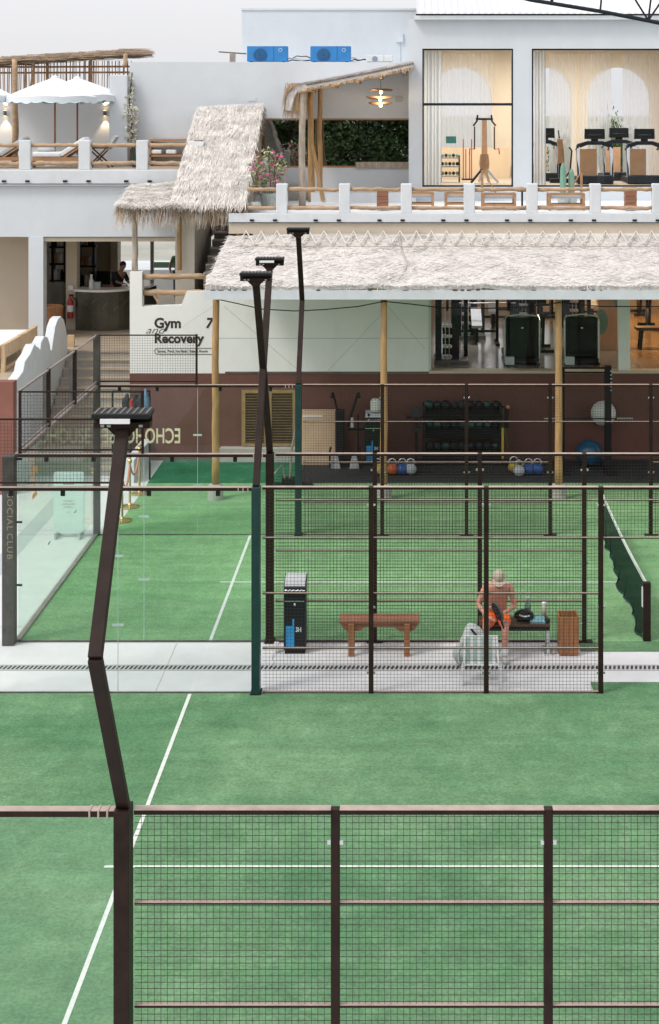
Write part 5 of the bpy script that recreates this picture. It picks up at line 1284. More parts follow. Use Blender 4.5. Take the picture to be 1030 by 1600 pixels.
def dispenser(x, y, z, w, h, label, big=True):
    t = thing('water_dispenser', label, 'dispenser', (x, y, z)); d = .34
    MB().prism([(y, z + .06), (y, z + h - .14), (y + .06, z + h - .06), (y + d, z + h), (y + d, z + .06)], 'x', x - w/2, x + w/2).build('body', 'black_gloss', t, bevel=.012)
    MB().box(x - w/2 + .015, x + w/2 - .015, y + .01, y + d - .01, z, z + .06).build('plinth', 'black', t)
    zz = z + h - .17; pts = [(x - w*.45 + w*.9*i/12, y - .006, zz + .012 * math.sin(i * 2.6)) for i in range(13)]
    MB().tube(pts, .010, 5).build('wave_strip', 'chrome', t)
    MB().prism([(y + .02, z + h - .105), (y + .07, z + h - .045), (y + d - .02, z + h + .006), (y + d - .02, z + h + .002), (y + .07, z + h - .055), (y + .02, z + h - .115)], 'x', x - w*.46, x + w*.46).build('lid', 'cushion_grey', t)
    MB().box(x - w*.46, x + w*.42, y - .008, y - .001, z + h*.70, z + h*.715).build('trim_strip', 'chrome', t)
    MB().ball((x - .0, y - .01, z + h*.665), .022, .015, .022, 8, 6).build('spout', 'chrome', t)
    MB().box(x - w*.40, x - w*.02, y - .006, y - .001, z + .08, z + h*.38).build('blue_panel', 'panel_blue', t)
    MB().box(x - w*.11, x - w*.02, y - .006, y - .001, z + h*.38, z + h*.47).build('blue_tab', 'panel_blue', t)
    text('3H', .1, (x + w*.03, y - .003, z + h*.30), FR, 'aboard', t, extr=.001, bold=.002, xs=.75)
    return t
dispenser(PX(461, 23.4), 23.38, 0, .345, 1.16, 'black water dispenser with blue panel beside the near wooden bench')
dispenser(PX(584, 35.7), 35.55, .03, .42, 1.25, 'black water dispenser with blue panel against the maroon wall')
tag(MB().lathe([(.10, 0), (.13, .05), (.13, .24), (.08, .3)], (PX(587, 35.7), 35.72, 1.28), 14).build('jug', 'ball_white'), 'pale jug on top of the dispenser by the maroon wall', 'jug')
bike(PX(651, 35.3), 35.3, .03, 'black exercise bike left of the dumbbell rack by the maroon wall')
x0, x1, y = PX(661, 35.5), PX(785, 35.5), 35.5
t = thing('dumbbell_rack', 'three tier black rack full of dark medicine balls on the maroon wall', 'rack', ((x0 + x1)/2, y, 0))
for x in (x0, x1 - .06): MB().box(x, x + .06, y, y + .5, .03, 1.45).build('upright', 'black', t)
for k, z in enumerate((.30, .82, 1.28)):
    MB().bar((x0, y + .2, z), (x1, y + .2, z), .45, .14, up=(0, -.35, 1)).build('shelf', 'black', t)
for k, z in enumerate((.47, .98, 1.45)):
    n = 9
    for i in range(n):
        r = rnd(.085, .125); xx = x0 + .14 + (x1 - x0 - .28) * i / (n - 1)
        tag(MB().ball((xx, y + .18, z), r, r, r, 12, 8).build('medicine_ball', random.choice(('black', 'rubber', 'black', 'navy', 'steel_green')), smooth=True), ('dark medicine ball on the lowest shelf of the black rack', 'dark medicine ball on the middle shelf of the black rack', 'dark medicine ball on the top shelf of the black rack')[k], 'ball', ('balls on the lowest rack shelf', 'balls on the middle rack shelf', 'balls on the top rack shelf')[k])
x = x1 + .08
t = thing('hook', 'bundle of straps and roller hung at the right end of the ball rack', 'straps', (x, y, 1.4))
MB().tube([(x1, y + .05, 1.42), (x + .05, y - .03, 1.42)], .025, 6).build('peg', 'black', t); MB().ball((x + .05, y - .05, 1.44), .05, .05, .05, 8, 6).build('roller_end', 'rope', t)
for k in range(5): MB().tube([(x - .02 + .02*k, y - .03, 1.4), (x + .02*k - .04, y - .04, 1.15), (x + .02*k - .02, y - .03, .95)], .018, 5).build('strap', 'black', t)
tag(MB().box(PX(783.5, y), PX(787, y), y - .06, y - .05, .22, .95).build('exercise_band', 'yellow'), 'yellow exercise band hanging at the end of the ball rack', 'exercise band')
tag(MB().bar((PX(788, y), y - .07, .95), (PX(794, y), y - .07, .48), .03, .008).build('exercise_band', 'band_green'), 'green exercise band hanging beside the yellow one', 'exercise band')
def kettlebell(px, mat, label, Y=34.7):
    x = PX(px, Y); z = .025; t = thing('kettlebell', label, 'kettlebell', (x, Y, z), 'kettlebells on the rubber floor')
    MB().ball((x, Y, z + .13), .135, .135, .13, 14, 10).build('body', mat, t, smooth=True)
    MB().tube([(x + .09 * math.cos(a), Y, z + .27 + .10 * math.sin(a)) for a in [R(-35 + 250 * k / 10) for k in range(11)]], .02, 6).build('handle', 'chrome', t, smooth=True)
for px, mat, lab in ((591, 'yellow', 'yellow kettlebell left of the middle bamboo pole'), (613, 'kb_orange', 'orange kettlebell right of the middle bamboo pole'), (629, 'kb_blue', 'blue kettlebell next to the orange one'), (642, 'kb_white', 'pale kettlebell at the right end of the left row'),
                     (803, 'yellow', 'yellow kettlebell at the left end of the right row'), (811, 'kb_white', 'white kettlebell in front of the yellow one in the right row'), (826, 'kb_blue', 'blue kettlebell in the middle of the right row'), (840, 'kb_blue', 'blue kettlebell at the right end of the right row')):
    kettlebell(px, mat, lab, 34.55 if px == 811 else 34.7 + (.2 if px == 803 else 0))
y = 35.2
t = thing('squat_rack', 'tall black squat rack with pull-up bars behind the right bamboo pole', 'rack', (PX(915, y), y, 0))
xa_, xb_ = PX(879, y), PX(951, y)
MB().box(xa_ - .05, xa_ + .05, y - .05, y + .05, .03, PZ(574, y)).build('upright', 'black', t); MB().box(xb_ - .09, xb_ + .06, y - .07, y + .07, .03, PZ(571, y)).build('upright', 'black', t)
for py in (575, 582): MB().tube([(xa_, y, PZ(py, y)), (xb_, y, PZ(py, y))], .022, 8).build('pull_up_bar', 'black', t)
MB().box(xb_ - .12, xb_ + .10, y - .6, y + .5, .03, .10).build('foot', 'black', t); MB().box(xa_ - .1, xa_ + .1, y - .6, y + .5, .03, .10).build('foot', 'black', t)
for k in range(6): MB().box(xb_ + .03, xb_ + .07, y - .08, y - .071, PZ(578 + 6*k, y), PZ(580 + 6*k, y)).build('bolt', 'cushion_grey', t)
tb_ = thing('barbell', 'bare barbell with pale sleeves resting on the squat rack', 'barbell', (PX(915, y), y - .12, PZ(652, y)))
MB().tube([(PX(864, y), y - .12, PZ(652.5, y)), (PX(965, y), y - .12, PZ(652.5, y))], .017, 8).build('shaft', 'black', tb_)
for a, c in ((849, 868), (963, 988)): MB().tube([(PX(a, y), y - .12, PZ(652.5, y)), (PX(c, y), y - .12, PZ(652.5, y))], .028, 8).build('sleeve', 'chrome', tb_)
t = thing('gym_ball', 'large white gym ball held on the wall behind the squat rack', 'gym ball', (PX(943, 35.85), 35.85, PZ(646, 35.85)))
MB().ball((PX(943, 35.85), 35.87, PZ(646, 35.85)), .30, .30, .30, 24, 16).build('ball', 'ball_white', t, smooth=True)
MB().tube([(PX(943, 35.85) + .24 * math.cos(2*math.pi*k/20), 35.95 + .0*k, PZ(646, 35.85) - .22 + .0*k) if False else (PX(943, 35.85) + .22 * math.cos(math.pi*k/10), 36.1 - .18 * abs(math.sin(math.pi*k/10)), PZ(646, 35.85) - .26) for k in range(11)], .012, 5).build('wall_ring', 'black', t)
t = thing('gym_ball', 'dark blue gym ball on the floor left of the thick rack upright', 'gym ball', (PX(922, 35.5), 35.55, .025))
MB().ball((PX(921, 35.5), 35.55, .025 + .31), .32, .32, .31, 24, 16).build('ball', 'ball_blue', t, smooth=True)
MB().tube([(PX(921, 35.5) - .09, 35.24, .40), (PX(921, 35.5) - .085, 35.235, .40)], .02, 8).build('valve', 'black', t)
# black box stack low along the floor and small stretching bar by the gym wall
y = 33.6
t = thing('turf_sled', 'dark low push sled with tall handles at the turf edge by the fence post', 'gym sled', (PX(455, y), y, 0))
MB().box(PX(428, y), PX(488, y), y - .1, y + .25, .01, .07).build('skid', 'black', t); MB().box(PX(440, y), PX(470, y), y, y + .2, .07, .2).build('tray', 'black', t)
MB().tube([(PX(446, y), y + .1, .1), (PX(440, y), y + .1, .5), (PX(427, y), y + .1, .25)], .03, 6).build('handle', 'steel_light', t)
MB().tube([(PX(452, y), y + .1, .1), (PX(455, y), y + .1, .8), (PX(462, y), y + .1, 1.35)], .03, 6).build('handle', 'steel_light', t)

# rope stanchions by the entry stairs
def stanchion(px, py, label):
    Y = 8.5 * F / (py - CY); x = PX(px, Y); t = thing('rope_stanchion', label, 'stanchion', (x, Y, 0), 'brass rope stanchions')
    MB().lathe([(.20, 0), (.20, .03), (.05, .06), (.025, .10), (.025, .92), (.045, .95), (.045, 1.0), (.02, 1.03)], (x, Y, .008), 18).build('post', 'brass', t, smooth=False)
    MB().ball((x, Y, 1.07), .04).build('finial', 'brass', t, smooth=True); return Vector((x, Y, .93))
s1 = stanchion(203, 793, 'middle brass rope stanchion beside the court glass'); s2_ = stanchion(218, 772, 'farthest brass rope stanchion beside the court glass'); s0 = stanchion(191, 815, 'brass rope stanchion mostly hidden behind the near mast')
def sag(a, c, d): return [a.lerp(c, k/10) - Vector((0, 0, d * 4 * (k/10) * (1 - k/10))) for k in range(11)]
tag(MB().tube(sag(s1, s2_, .35), .022, 6).build('barrier_rope', 'rope', smooth=True), 'red barrier rope between the middle and the farthest stanchion', 'rope')
tag(MB().tube(sag(s0, s1, .35), .022, 6).build('barrier_rope', 'rope', smooth=True), 'red barrier rope between the nearest and the middle stanchion', 'rope')
# pavement sign board outside the end glass
x, y = PX(111, 29.8) - .02, 29.7
t = thing('sign_board', 'pale pavement sign board with rounded corners outside the end glass', 'sign', (x, y, 0))
rp_ = []
for cx_, cz_, a0 in ((.24, 1.24, 0), (-.24, 1.24, 90), (-.24, .16, 180), (.24, .16, 270)):
    for k in range(5): a = R(a0 + 22.5 * k); rp_.append((x + cx_ + .06 * math.cos(a), cz_ + .06 * math.sin(a)))
MB().prism(rp_, 'y', y, y + .05).build('board', 'aboard', t)
for s_ in (-.25, .22): MB().box(x + s_, x + s_ + .03, y - .15, y + .25, 0, .12).build('foot', 'cushion_grey', t)
for k, (w, z) in enumerate(((.22, 1.05), (.20, .72), (.26, .66), (.18, .60), (.04, .5))): MB().box(x - w/2, x + w/2, y - .003, y, z, z + (.05 if k == 0 else .014)).build('printed_line', 'steel_light', t)
# bag hanging / person shape by the stairs (coats on the rail)
x, y = PX(213, 34.3), 34.3
t = thing('backpack_pile', 'dark clothes and red bag hung by the foot of the entry stairs', 'bags', (x, y, 1.6))
def lump(c, rx, ry, rz, seed, amp=.16):
    m = MB().ball(c, rx, ry, rz, 20, 14)
    m.v = [tuple(Vector(c) + (Vector(v) - Vector(c)) * (1 + amp * noise.noise(Vector(v) * 6 + Vector((seed, 0, 0))))) for v in m.v]; return m
for dx, w, h_, mt in ((-.2, .11, .26, 'shirt_black'), (-.04, .12, .30, 'shirt_black'), (.12, .11, .27, 'shirt_black'), (.22, .08, .33, 'denim')): lump((x + dx, y, 1.74), w, .12, h_, dx * 9, .5).build('coat', mt, t, smooth=True)
lump((x - .08, y - .12, 1.76), .055, .05, .16, 5, .5).build('red_scarf', 'red', t, smooth=True)
MB().tube([(x - .55, y + .05, 2.02), (x + .3, y + .05, 2.02)], .02, 6).build('hanging_rail', 'black', t)
for s_ in (-.55, .3): MB().box(x + s_ - .02, x + s_ + .02, y + .03, y + .07, 0, 2.02).build('rail_post', 'black', t)

# ------------------------------------------------------------------ between the courts: benches, bin, person
y = 23.3
x0, x1 = PX(530, y), PX(656, y)
t = thing('wooden_bench', 'reddish wooden bench with scalloped apron between the two fences', 'bench', ((x0+x1)/2, y, 0))
for k in range(2): MB().box(x0, x1, y + k*.17, y + k*.17 + .165, .50, .545).build('seat_plank', 'wood_h', t, bevel=.004)
ap = [(x0 + .02, .50), (x1 - .02, .50), (x1 - .06, .42), (x1 - .14, .37), (x1 - .30, .37), (x1 - .40, .44), (x0 + .40, .44), (x0 + .32, .38), (x0 + .14, .37), (x0 + .06, .42)]
for yy in (y + .02, y + .28): MB().prism(ap, 'y', yy, yy + .03).build('apron', 'wood_h', t)
for px in (549, 636):
    for yy in (y + .0, y + .29): MB().box(PX(px, y) - .045, PX(px, y) + .045, yy - .03, yy + .03, .0, .50).build('leg', 'wood', t, bevel=.005)
x0, x1 = PX(750, y), PX(860, y)
bt = thing('metal_bench', 'dark slatted bench with steel legs under the seated person', 'bench', ((x0+x1)/2, y, 0))
for k in range(4): MB().box(x0, x1, y + k*.10, y + k*.10 + .09, .45, .485).build('seat_slat', 'wood_dark', bt, bevel=.004)
MB().box(x0 + .01, x1 - .01, y + .0, y + .03, .39, .45).build('front_rail', 'black', bt)
for x in (x0 + .03, x1 - .03):
    for yy in (y + .03, y + .36): MB().box(x - .02, x + .02, yy - .02, yy + .02, .03, .45).build('leg', 'chrome', bt)
    MB().box(x - .06, x + .06, y, y + .39, .0, .03).build('foot', 'chrome', bt)
x0, x1 = PX(873.5, y), PX(904.5, y)
t = thing('wooden_bin', 'open topped wooden plank bin right of the seated person', 'bin', ((x0+x1)/2, y, 0))
w = (x1 - x0); z1 = .60
for k in range(4):
    a = x0 + w*k/4 + .003; c = x0 + w*(k+1)/4 - .003
    MB().box(a, c, y - .01, y + .012, .02, z1).build('plank', 'wood', t); MB().box(a, c, y + w - .012, y + w + .01, .02, z1).build('plank', 'wood', t)
    yy, ye_ = y + .014 + (w-.03)*k/4, y + .012 + (w-.03)*(k+1)/4
    MB().box(x0, x0 + .02, yy, ye_, .02, z1).build('plank', 'wood', t); MB().box(x1 - .02, x1, yy, ye_, .02, z1).build('plank', 'wood', t)
MB().box(x0 + .02, x1 - .02, y + .012, y + w - .012, .03, .05).build('bottom', 'wood_dark', t)
# on the bench
zs_ = .487
x = PX(820, y)
t = thing('sports_bag', 'small black sports bag with white stripe on the bench', 'bag', (x, y + .15, zs_))
pts = MB().ball((x, y + .16, zs_ + .085), .16, .11, .10, 14, 8); pts.build('body', 'black_gloss', t, smooth=True)
MB().tube([(x - .11, y + .10, zs_ + .15), (x - .05, y + .06, zs_ + .20), (x + .06, y + .06, zs_ + .17), (x + .11, y + .10, zs_ + .12)], .012, 6).build('strap', 'black', t)
MB().tube([(x - .08, y + .045, zs_ + .13), (x, y + .035, zs_ + .11), (x + .08, y + .05, zs_ + .12)], .012, 6).build('stripe', 'cushion', t)
x = PX(843, y)
m = MB(); rows = [[(x - .14 + .24*i/8, y + .04 + .26*j/8, zs_ + .03 + .05*noise.noise((i*.6, j*.6, 3)) + (.03 if 1 < i < 7 and 1 < j < 7 else 0)) for i in range(9)] for j in range(9)]
m.grid(rows); m.grid([[(a, c, zs_) for a, c, e in r] for r in rows]); m.grid([rows[0], [(a, c, zs_) for a, c, e in rows[0]]]); m.grid([[r[0] for r in rows], [(r[0][0], r[0][1], zs_) for r in rows]]); m.grid([[r[-1] for r in rows], [(r[-1][0], r[-1][1], zs_) for r in rows]])
tag(m.build('towel', 'towel_blue', smooth=True), 'crumpled blue green towel on the right end of the bench', 'towel')
t = thing('water_bottle', 'clear grey water bottle standing on the bench behind the black bag', 'bottle', (PX(827, y), y + .3, zs_))
MB().lathe([(.045, 0), (.047, .02), (.047, .20), (.02, .27), (.02, .30)], (PX(827, y), y + .3, zs_), 14).build('body', 'glass_bottle', t, smooth=True); MB().lathe([(.042, .005), (.043, .17)], (PX(827, y), y + .3, zs_), 12).build('water', 'cushion_grey', t); MB().lathe([(.024, .30), (.024, .33)], (PX(827, y), y + .3, zs_), 10).build('cap', 'cushion_grey', t)
t = thing('ball_tube', 'pale cylindrical ball tube at the right end of the bench', 'tube', (PX(854, y), y + .33, zs_))
MB().lathe([(.037, 0), (.037, .21)], (PX(853, y), y + .33, zs_), 14).build('tube', 'cap', t, smooth=True); MB().lathe([(.039, .21), (.039, .235), (.03, .24)], (PX(853, y), y + .33, zs_), 14).build('lid', 'cushion', t)
tag(MB().ball((PX(858, y) - .02, y + .1, zs_ + .03), .05, .06, .03, 10, 6).build('sunglasses_case', 'black', smooth=True), 'small black case at the very right end of the bench', 'case')
# striped low folding chair and backpack
x, y = PX(752, 22.35), 22.25
t = thing('folding_beach_chair', 'low folding chair with striped fabric and white tube frame', 'chair', (x, y, 0))
for s_ in (-1, 1):
    MB().tube([(x + s_*.27, y - .12, .01), (x + s_*.25, y + .1, .34), (x + s_*.24, y + .22, .60)], .014, 8).build('frame_tube', 'white_plastic', t)
    MB().tube([(x + s_*.29, y + .28, .01), (x + s_*.28, y + .1, .2), (x + s_*.28, y - .16, .35), (x + s_*.28, y - .16, .02)], .014, 8).build('frame_tube', 'white_plastic', t)
for (z, yy) in ((.60, .22), (.05, -.11), (.30, -.14), (.22, .12)): MB().tube([(x - .26, y + yy, z), (x + .26, y + yy, z)], .012, 6).build('cross_tube', 'white_plastic', t)
n = 8
for k in range(n):
    a, c = x - .22 + .44*k/n, x - .22 + .44*(k+1)/n
    MB().grid([[(a, y + .21 - .02*math.sin(math.pi*i/6), .59 - .36*i/6), (c, y + .21 - .02*math.sin(math.pi*i/6), .59 - .36*i/6)] for i in range(7)]).build('back_stripe', 'sock' if k % 2 else 'stripe_green', t, fixn=False)
    MB().grid([[(a, y + .2 - .34*i/6, .23 + .06*i/6), (c, y + .2 - .34*i/6, .23 + .06*i/6)] for i in range(7)]).build('seat_stripe', 'sock' if k % 2 else 'stripe_green', t, fixn=False)
x, y = PX(736, 22.9), 22.95
t = thing('backpack', 'slouched pale grey backpack leaning between striped chair and person', 'backpack', (x, y, 0))
def lump(c, rx, ry, rz, seed, amp=.16):
    m = MB().ball(c, rx, ry, rz, 20, 14)
    m.v = [tuple(Vector(c) + (Vector(v) - Vector(c)) * (1 + amp * noise.noise(Vector(v) * 6 + Vector((seed, 0, 0))))) for v in m.v]; return m
lump((x + .04, y, .36), .19, .15, .26, 3).build('body', 'backpack', t, smooth=True); lump((x - .12, y - .08, .20), .15, .14, .19, 9, .3).build('side_pocket', 'backpack', t, smooth=True)
MB().tube([(x + .0, y - .12, .58), (x + .08, y - .17, .50), (x + .14, y - .17, .38)], .018, 6).build('strap', 'black', t); MB().tube([(x - .12, y - .15, .42), (x - .2, y - .2, .25), (x - .18, y - .2, .08)], .02, 6).build('strap', 'backpack', t)
t = thing('power_adapter', 'white plug and cable on the ground at the brown fence post', 'cable', (PX(430, 23.5), 23.45, 0))
MB().box(PX(429, 23.5), PX(436, 23.5), 23.42, 23.5, .03, .15).build('plug', 'white_plastic', t); MB().tube([(PX(430, 23.4), 23.42, .06), (PX(424, 23.2), 23.2, .012), (PX(428, 23), 22.95, .012), (PX(422, 22.9), 22.85, .012)], .009, 5).build('cable', 'white_plastic', t)

# ------------------------------------------------------------------ people
def skin(name, verts, edges, rad, mat, parent, loc, sub=2, root=0):
    me = bpy.data.meshes.new(name); me.from_pydata([tuple(v) for v in verts], edges, [])
    o = bpy.data.objects.new('tmp_skin', me); COL.objects.link(o)
    m = o.modifiers.new('s', 'SKIN'); m.use_smooth_shade = True
    for i, sv in enumerate(me.skin_vertices[0].data):
        r = rad[i]; sv.radius = r if isinstance(r, tuple) else (r, r); sv.use_root = (i == root)
    ss = o.modifiers.new('u', 'SUBSURF'); ss.levels = sub; ss.render_levels = sub
    bpy.context.view_layer.update()
    out = bpy.data.meshes.new_from_object(o.evaluated_get(bpy.context.evaluated_depsgraph_get())); out.name = name
    bpy.data.objects.remove(o); out.transform(Matrix.Translation(Vector(loc) - ORG.get(parent.name, Vector())))
    out.materials.clear(); out.materials.append(MT[mat]); out.shade_smooth()
    return link(name, out, parent)
def figure(parent, loc, J, mat, R_=1.0):
    """J: dict of joints. returns the body mesh: one continuous skinned surface with fingers"""
    V, E, Rd, idx = [], [], [], {}
    def v(k, p, r): idx[k] = len(V); V.append(Vector(p)); Rd.append(r if isinstance(r, tuple) else r); return idx[k]
    def e(a, b): E.append((idx[a], idx[b]))
    v('pelvis', J['pelvis'], .135); v('waist', J['waist'], .125); v('chest', J['chest'], .15); v('neck0', J['neck0'], .075); v('neck', J['neck'], .055)
    h0, h1 = Vector(J['neck']), Vector(J['head']); d = (h1 - h0).normalized()
    v('jaw', h0 + d * .07, .07); v('face', h0 + d * .15, .088); v('crown', h0 + d * .22, .078)
    for a, b in (('pelvis', 'waist'), ('waist', 'chest'), ('chest', 'neck0'), ('neck0', 'neck'), ('neck', 'jaw'), ('jaw', 'face'), ('face', 'crown')): e(a, b)
    for s in ('l', 'r'):
        sh, el, wr, hd = (Vector(J[k + s]) for k in ('sh', 'el', 'wr', 'hd'))
        v('sh' + s, sh, .068); v('ua' + s, sh.lerp(el, .5), .052); v('el' + s, el, .042); v('fa' + s, el.lerp(wr, .35), .043); v('wr' + s, wr, .027); v('pm' + s, wr.lerp(hd, .55), .034)
        for a, b in (('chest', 'sh'), ('sh', 'ua'), ('ua', 'el'), ('el', 'fa'), ('fa', 'wr'), ('wr', 'pm')): e(a if a == 'chest' else a + s, b + s)
        dr = (hd - wr).normalized(); sd = dr.cross(Vector((0, 0, 1)) if abs(dr.z) < .8 else Vector((0, 1, 0))).normalized(); cl = sd.cross(dr)
        for k, (o_, L) in enumerate(((-.026, .062), (-.009, .074), (.009, .07), (.026, .055))):
            b0 = wr.lerp(hd, .75) + sd * o_
            v(f'f{k}a{s}', b0, .011); v(f'f{k}b{s}', b0 + dr * L * .55 - cl * .008, .010); v(f'f{k}c{s}', b0 + dr * L * .8 - cl * .03, .008)
            e('pm' + s, f'f{k}a{s}'); e(f'f{k}a{s}', f'f{k}b{s}'); e(f'f{k}b{s}', f'f{k}c{s}')
        b0 = wr.lerp(hd, .35) - sd * .035
        v('t1' + s, b0, .013); v('t2' + s, b0 - sd * .022 + dr * .03, .010); e('pm' + s, 't1' + s); e('t1' + s, 't2' + s)
        hp, kn, an, to = (Vector(J[k + s]) for k in ('hp', 'kn', 'an', 'to'))
        v('hp' + s, hp, .092); v('th' + s, hp.lerp(kn, .5), .082); v('kn' + s, kn, .06); v('ca' + s, kn.lerp(an, .35), .058); v('an' + s, an, .036); v('to' + s, to.lerp(an, .5), .02)
        for a, b in (('pelvis', 'hp'), ('hp', 'th'), ('th', 'kn'), ('kn', 'ca'), ('ca', 'an'), ('an', 'to')): e(a if a == 'pelvis' else a + s, b + s)
    return skin('body', V, E, Rd, mat, parent, loc)
def limbs(name, parent, loc, chain, rad, mat):
    """clothing grown round a set of chains: list of point lists that share their first point"""
    V, E, Rd = [], [], []
    for ch, rs in zip(chain, rad):
        prev = None
        for p, r in zip(ch, rs):
            q = None
            for i, w in enumerate(V):
                if (w - Vector(p)).length < 1e-5: q = i
            if q is None: q = len(V); V.append(Vector(p)); Rd.append(r)
            if prev is not None and prev != q: E.append((prev, q))
            prev = q
    return skin(name, V, E, Rd, mat, parent, loc)
# the seated player: local frame x right, y away from the camera, z up
px_, py_ = PX(778, 23.3), 23.48
mn = thing('person', 'person in orange shorts and pale cap bent over a racket on the bench', 'person', (px_, py_, 0))
J = dict(pelvis=(0, .02, .60), waist=(0, -.05, .76), chest=(0, -.17, .98), neck0=(0, -.25, 1.12), neck=(0, -.30, 1.16), head=(.0, -.42, 1.34),
         shl=(-.19, -.20, 1.07), ell=(-.31, -.22, .82), wrl=(-.17, -.42, .68), hdl=(-.06, -.46, .66), shr=(.19, -.20, 1.07), elr=(.26, -.24, .80), wrr=(.10, -.42, .76), hdr=(.0, -.46, .74),
         hpl=(-.10, -.02, .57), knl=(-.20, -.44, .53), anl=(-.17, -.46, .09), tol=(-.18, -.60, .045), hpr=(.10, -.02, .57), knr=(.10, -.44, .53), anr=(.09, -.44, .09), tor=(.10, -.59, .045))
LOC = (px_, py_, 0)
figure(mn, LOC, J, 'skin_tan')
limbs('shorts', mn, LOC, [[J['pelvis'], J['hpl'], (-.135, -.18, .565), (-.165, -.34, .545)], [J['pelvis'], J['hpr'], (.10, -.18, .565), (.10, -.34, .545)], [J['pelvis'], (0, -.0, .69)]], [[.15, .112, .108, .108], [.15, .112, .108, .108], [.15, .14]], 'orange')
for s_ in ('l', 'r'):
    an, to = Vector(J['an' + s_]), Vector(J['to' + s_])
    limbs('sock', mn, LOC, [[an + Vector((0, 0, .17)), an + Vector((0, 0, .06)), an]], [[.062, .060, .056]], 'sock')
    limbs('shoe', mn, LOC, [[an + Vector((0, .05, -.04)), an + Vector((0, -.02, -.035)), to + Vector((0, .03, -.005)), to]], [[(.050, .050), (.062, .06), (.058, .046), (.046, .036)]], 'shoe')
hd = Vector((px_, py_, 0)) + Vector((0, -.395, 1.30)); 
m = MB(); rings = []
ax = (Vector(J['head']) - Vector(J['neck'])).normalized(); up = ax; fw_ = Vector((0, -1, 0)); fw_ = (fw_ - up * fw_.dot(up)).normalized(); sd = Vector((1, 0, 0))
for k in range(7):
    a = R(90 * k / 6); rings.append([hd + up * (.115 * math.cos(a)) * 1.0 + (sd * math.cos(t_) * .088 + fw_ * math.sin(t_) * .105) * math.sin(a) for t_ in [2*math.pi*j/24 for j in range(25)]])
m.grid(rings); cpo = m.build('cap', 'cap', mn, smooth=True, fixn=False)
m = MB(); pk = [[hd + (sd * math.cos(t_) * .088 + fw_ * math.sin(t_) * .105) * (1 + .75 * q * math.sin(t_)) - up * .012 * q for t_ in [R(25 + 130 * j / 12) for j in range(13)]] for q in (0, .5, 1)]
m.grid(pk); m.grid([[p - up * .006 for p in r] for r in pk]); m.build('peak', 'cap', cpo, smooth=True, fixn=False)
fc = Vector((px_, py_, 0)) + Vector(J['neck']) + ax * .13 + fw_ * .085
MB().ball(tuple(fc - ax * .005 + fw_ * .012), .016, .02, .026, 8, 6).build('nose', 'skin_tan', mn, smooth=True)
for s_ in (-1, 1):
    MB().ball(tuple(fc + sd * .034 * s_ + ax * .022 - fw_ * .006), .012, .008, .008, 8, 6).build('eye', 'hair', mn); MB().ball(tuple(fc + sd * .088 * s_ - fw_ * .09), .012, .022, .032, 8, 6).build('ear', 'skin_tan', mn, smooth=True)
MB().ball(tuple(fc - ax * .045 + fw_ * .002), .024, .008, .007, 8, 6).build('mouth', 'maroon_left', mn)
rk = thing('padel_racket', 'dark padel racket held upright in the lap of the seated person', 'racket', (px_ - .03, py_ - .5, .72))
c = Vector((px_ - .02, py_ - .50, .80)); ax2 = Vector((-.30, -.12, .85)).normalized(); s2v = Vector((.42, -.85, .2)); s2v = (s2v - ax2 * s2v.dot(ax2)).normalized(); n2 = ax2.cross(s2v)
ring = [c + ax2 * .150 * math.sin(t_) + s2v * .108 * math.cos(t_) for t_ in [2*math.pi*j/28 for j in range(28)]]
m = MB(); k = len(ring); m.add([p - n2*.019 for p in ring] + [p + n2*.019 for p in ring], [tuple(range(k)), tuple(reversed(range(k, 2*k)))] + [(i, k+i, k+(i+1) % k, (i+1) % k) for i in range(k)]); m.build('face', 'black', rk)
MB().tube([p for p in ring] + [ring[0]], .020, 6).build('rim', 'steel_grey', rk); MB().tube([c - ax2 * .14, c - ax2 * .29], .016, 8).build('handle', 'black', rk)
hol = MB()
for i in range(-2, 3):
    for j in range(-3, 4):
        if i*i*.8 + j*j*.5 < 4.2:
            q = c + s2v * i * .034 + ax2 * j * .032; hol.tube([q - n2*.0205, q + n2*.0205], .006, 6)
hol.build('holes', 'steel_grey', rk)
# standing person in green shirt behind the log rails
YS = 47.9; xs_ = PX(280, YS); zz = z_fl
pg2 = thing('person', 'person in green shirt and jeans with a straw hat behind the log rails', 'person', (xs_, YS, zz))
J = dict(pelvis=(0, 0, .95), waist=(0, 0, 1.1), chest=(0, 0, 1.32), neck0=(0, -.01, 1.46), neck=(0, -.02, 1.50), head=(.03, -.08, 1.72),
         shl=(-.19, 0, 1.40), ell=(-.30, -.02, 1.14), wrl=(-.24, -.16, .96), hdl=(-.20, -.24, .92), shr=(.19, 0, 1.40), elr=(.28, -.05, 1.15), wrr=(.18, -.24, 1.08), hdr=(.12, -.32, 1.08),
         hpl=(-.10, 0, .90), knl=(-.11, -.02, .50), anl=(-.11, 0, .08), tol=(-.12, -.14, .04), hpr=(.10, 0, .90), knr=(.11, -.02, .50), anr=(.11, 0, .08), tor=(.12, -.14, .04))
LOC = (xs_, YS, zz); figure(pg2, LOC, J, 'skin')
limbs('shirt', pg2, LOC, [[J['chest'], J['waist'], (0, 0, .98)], [J['chest'], J['neck0']], [J['chest'], J['shl'], (-.24, -.01, 1.27)], [J['chest'], J['shr'], (.235, -.02, 1.27)]], [[.168, .15, .155], [.168, .085], [.168, .088, .068], [.168, .088, .068]], 'shirt_green')
limbs('jeans', pg2, LOC, [[J['pelvis'], J['hpl'], J['knl'], (-.11, 0, .14)], [J['pelvis'], J['hpr'], J['knr'], (.11, 0, .14)]], [[.15, .11, .08, .065], [.15, .11, .08, .065]], 'denim')
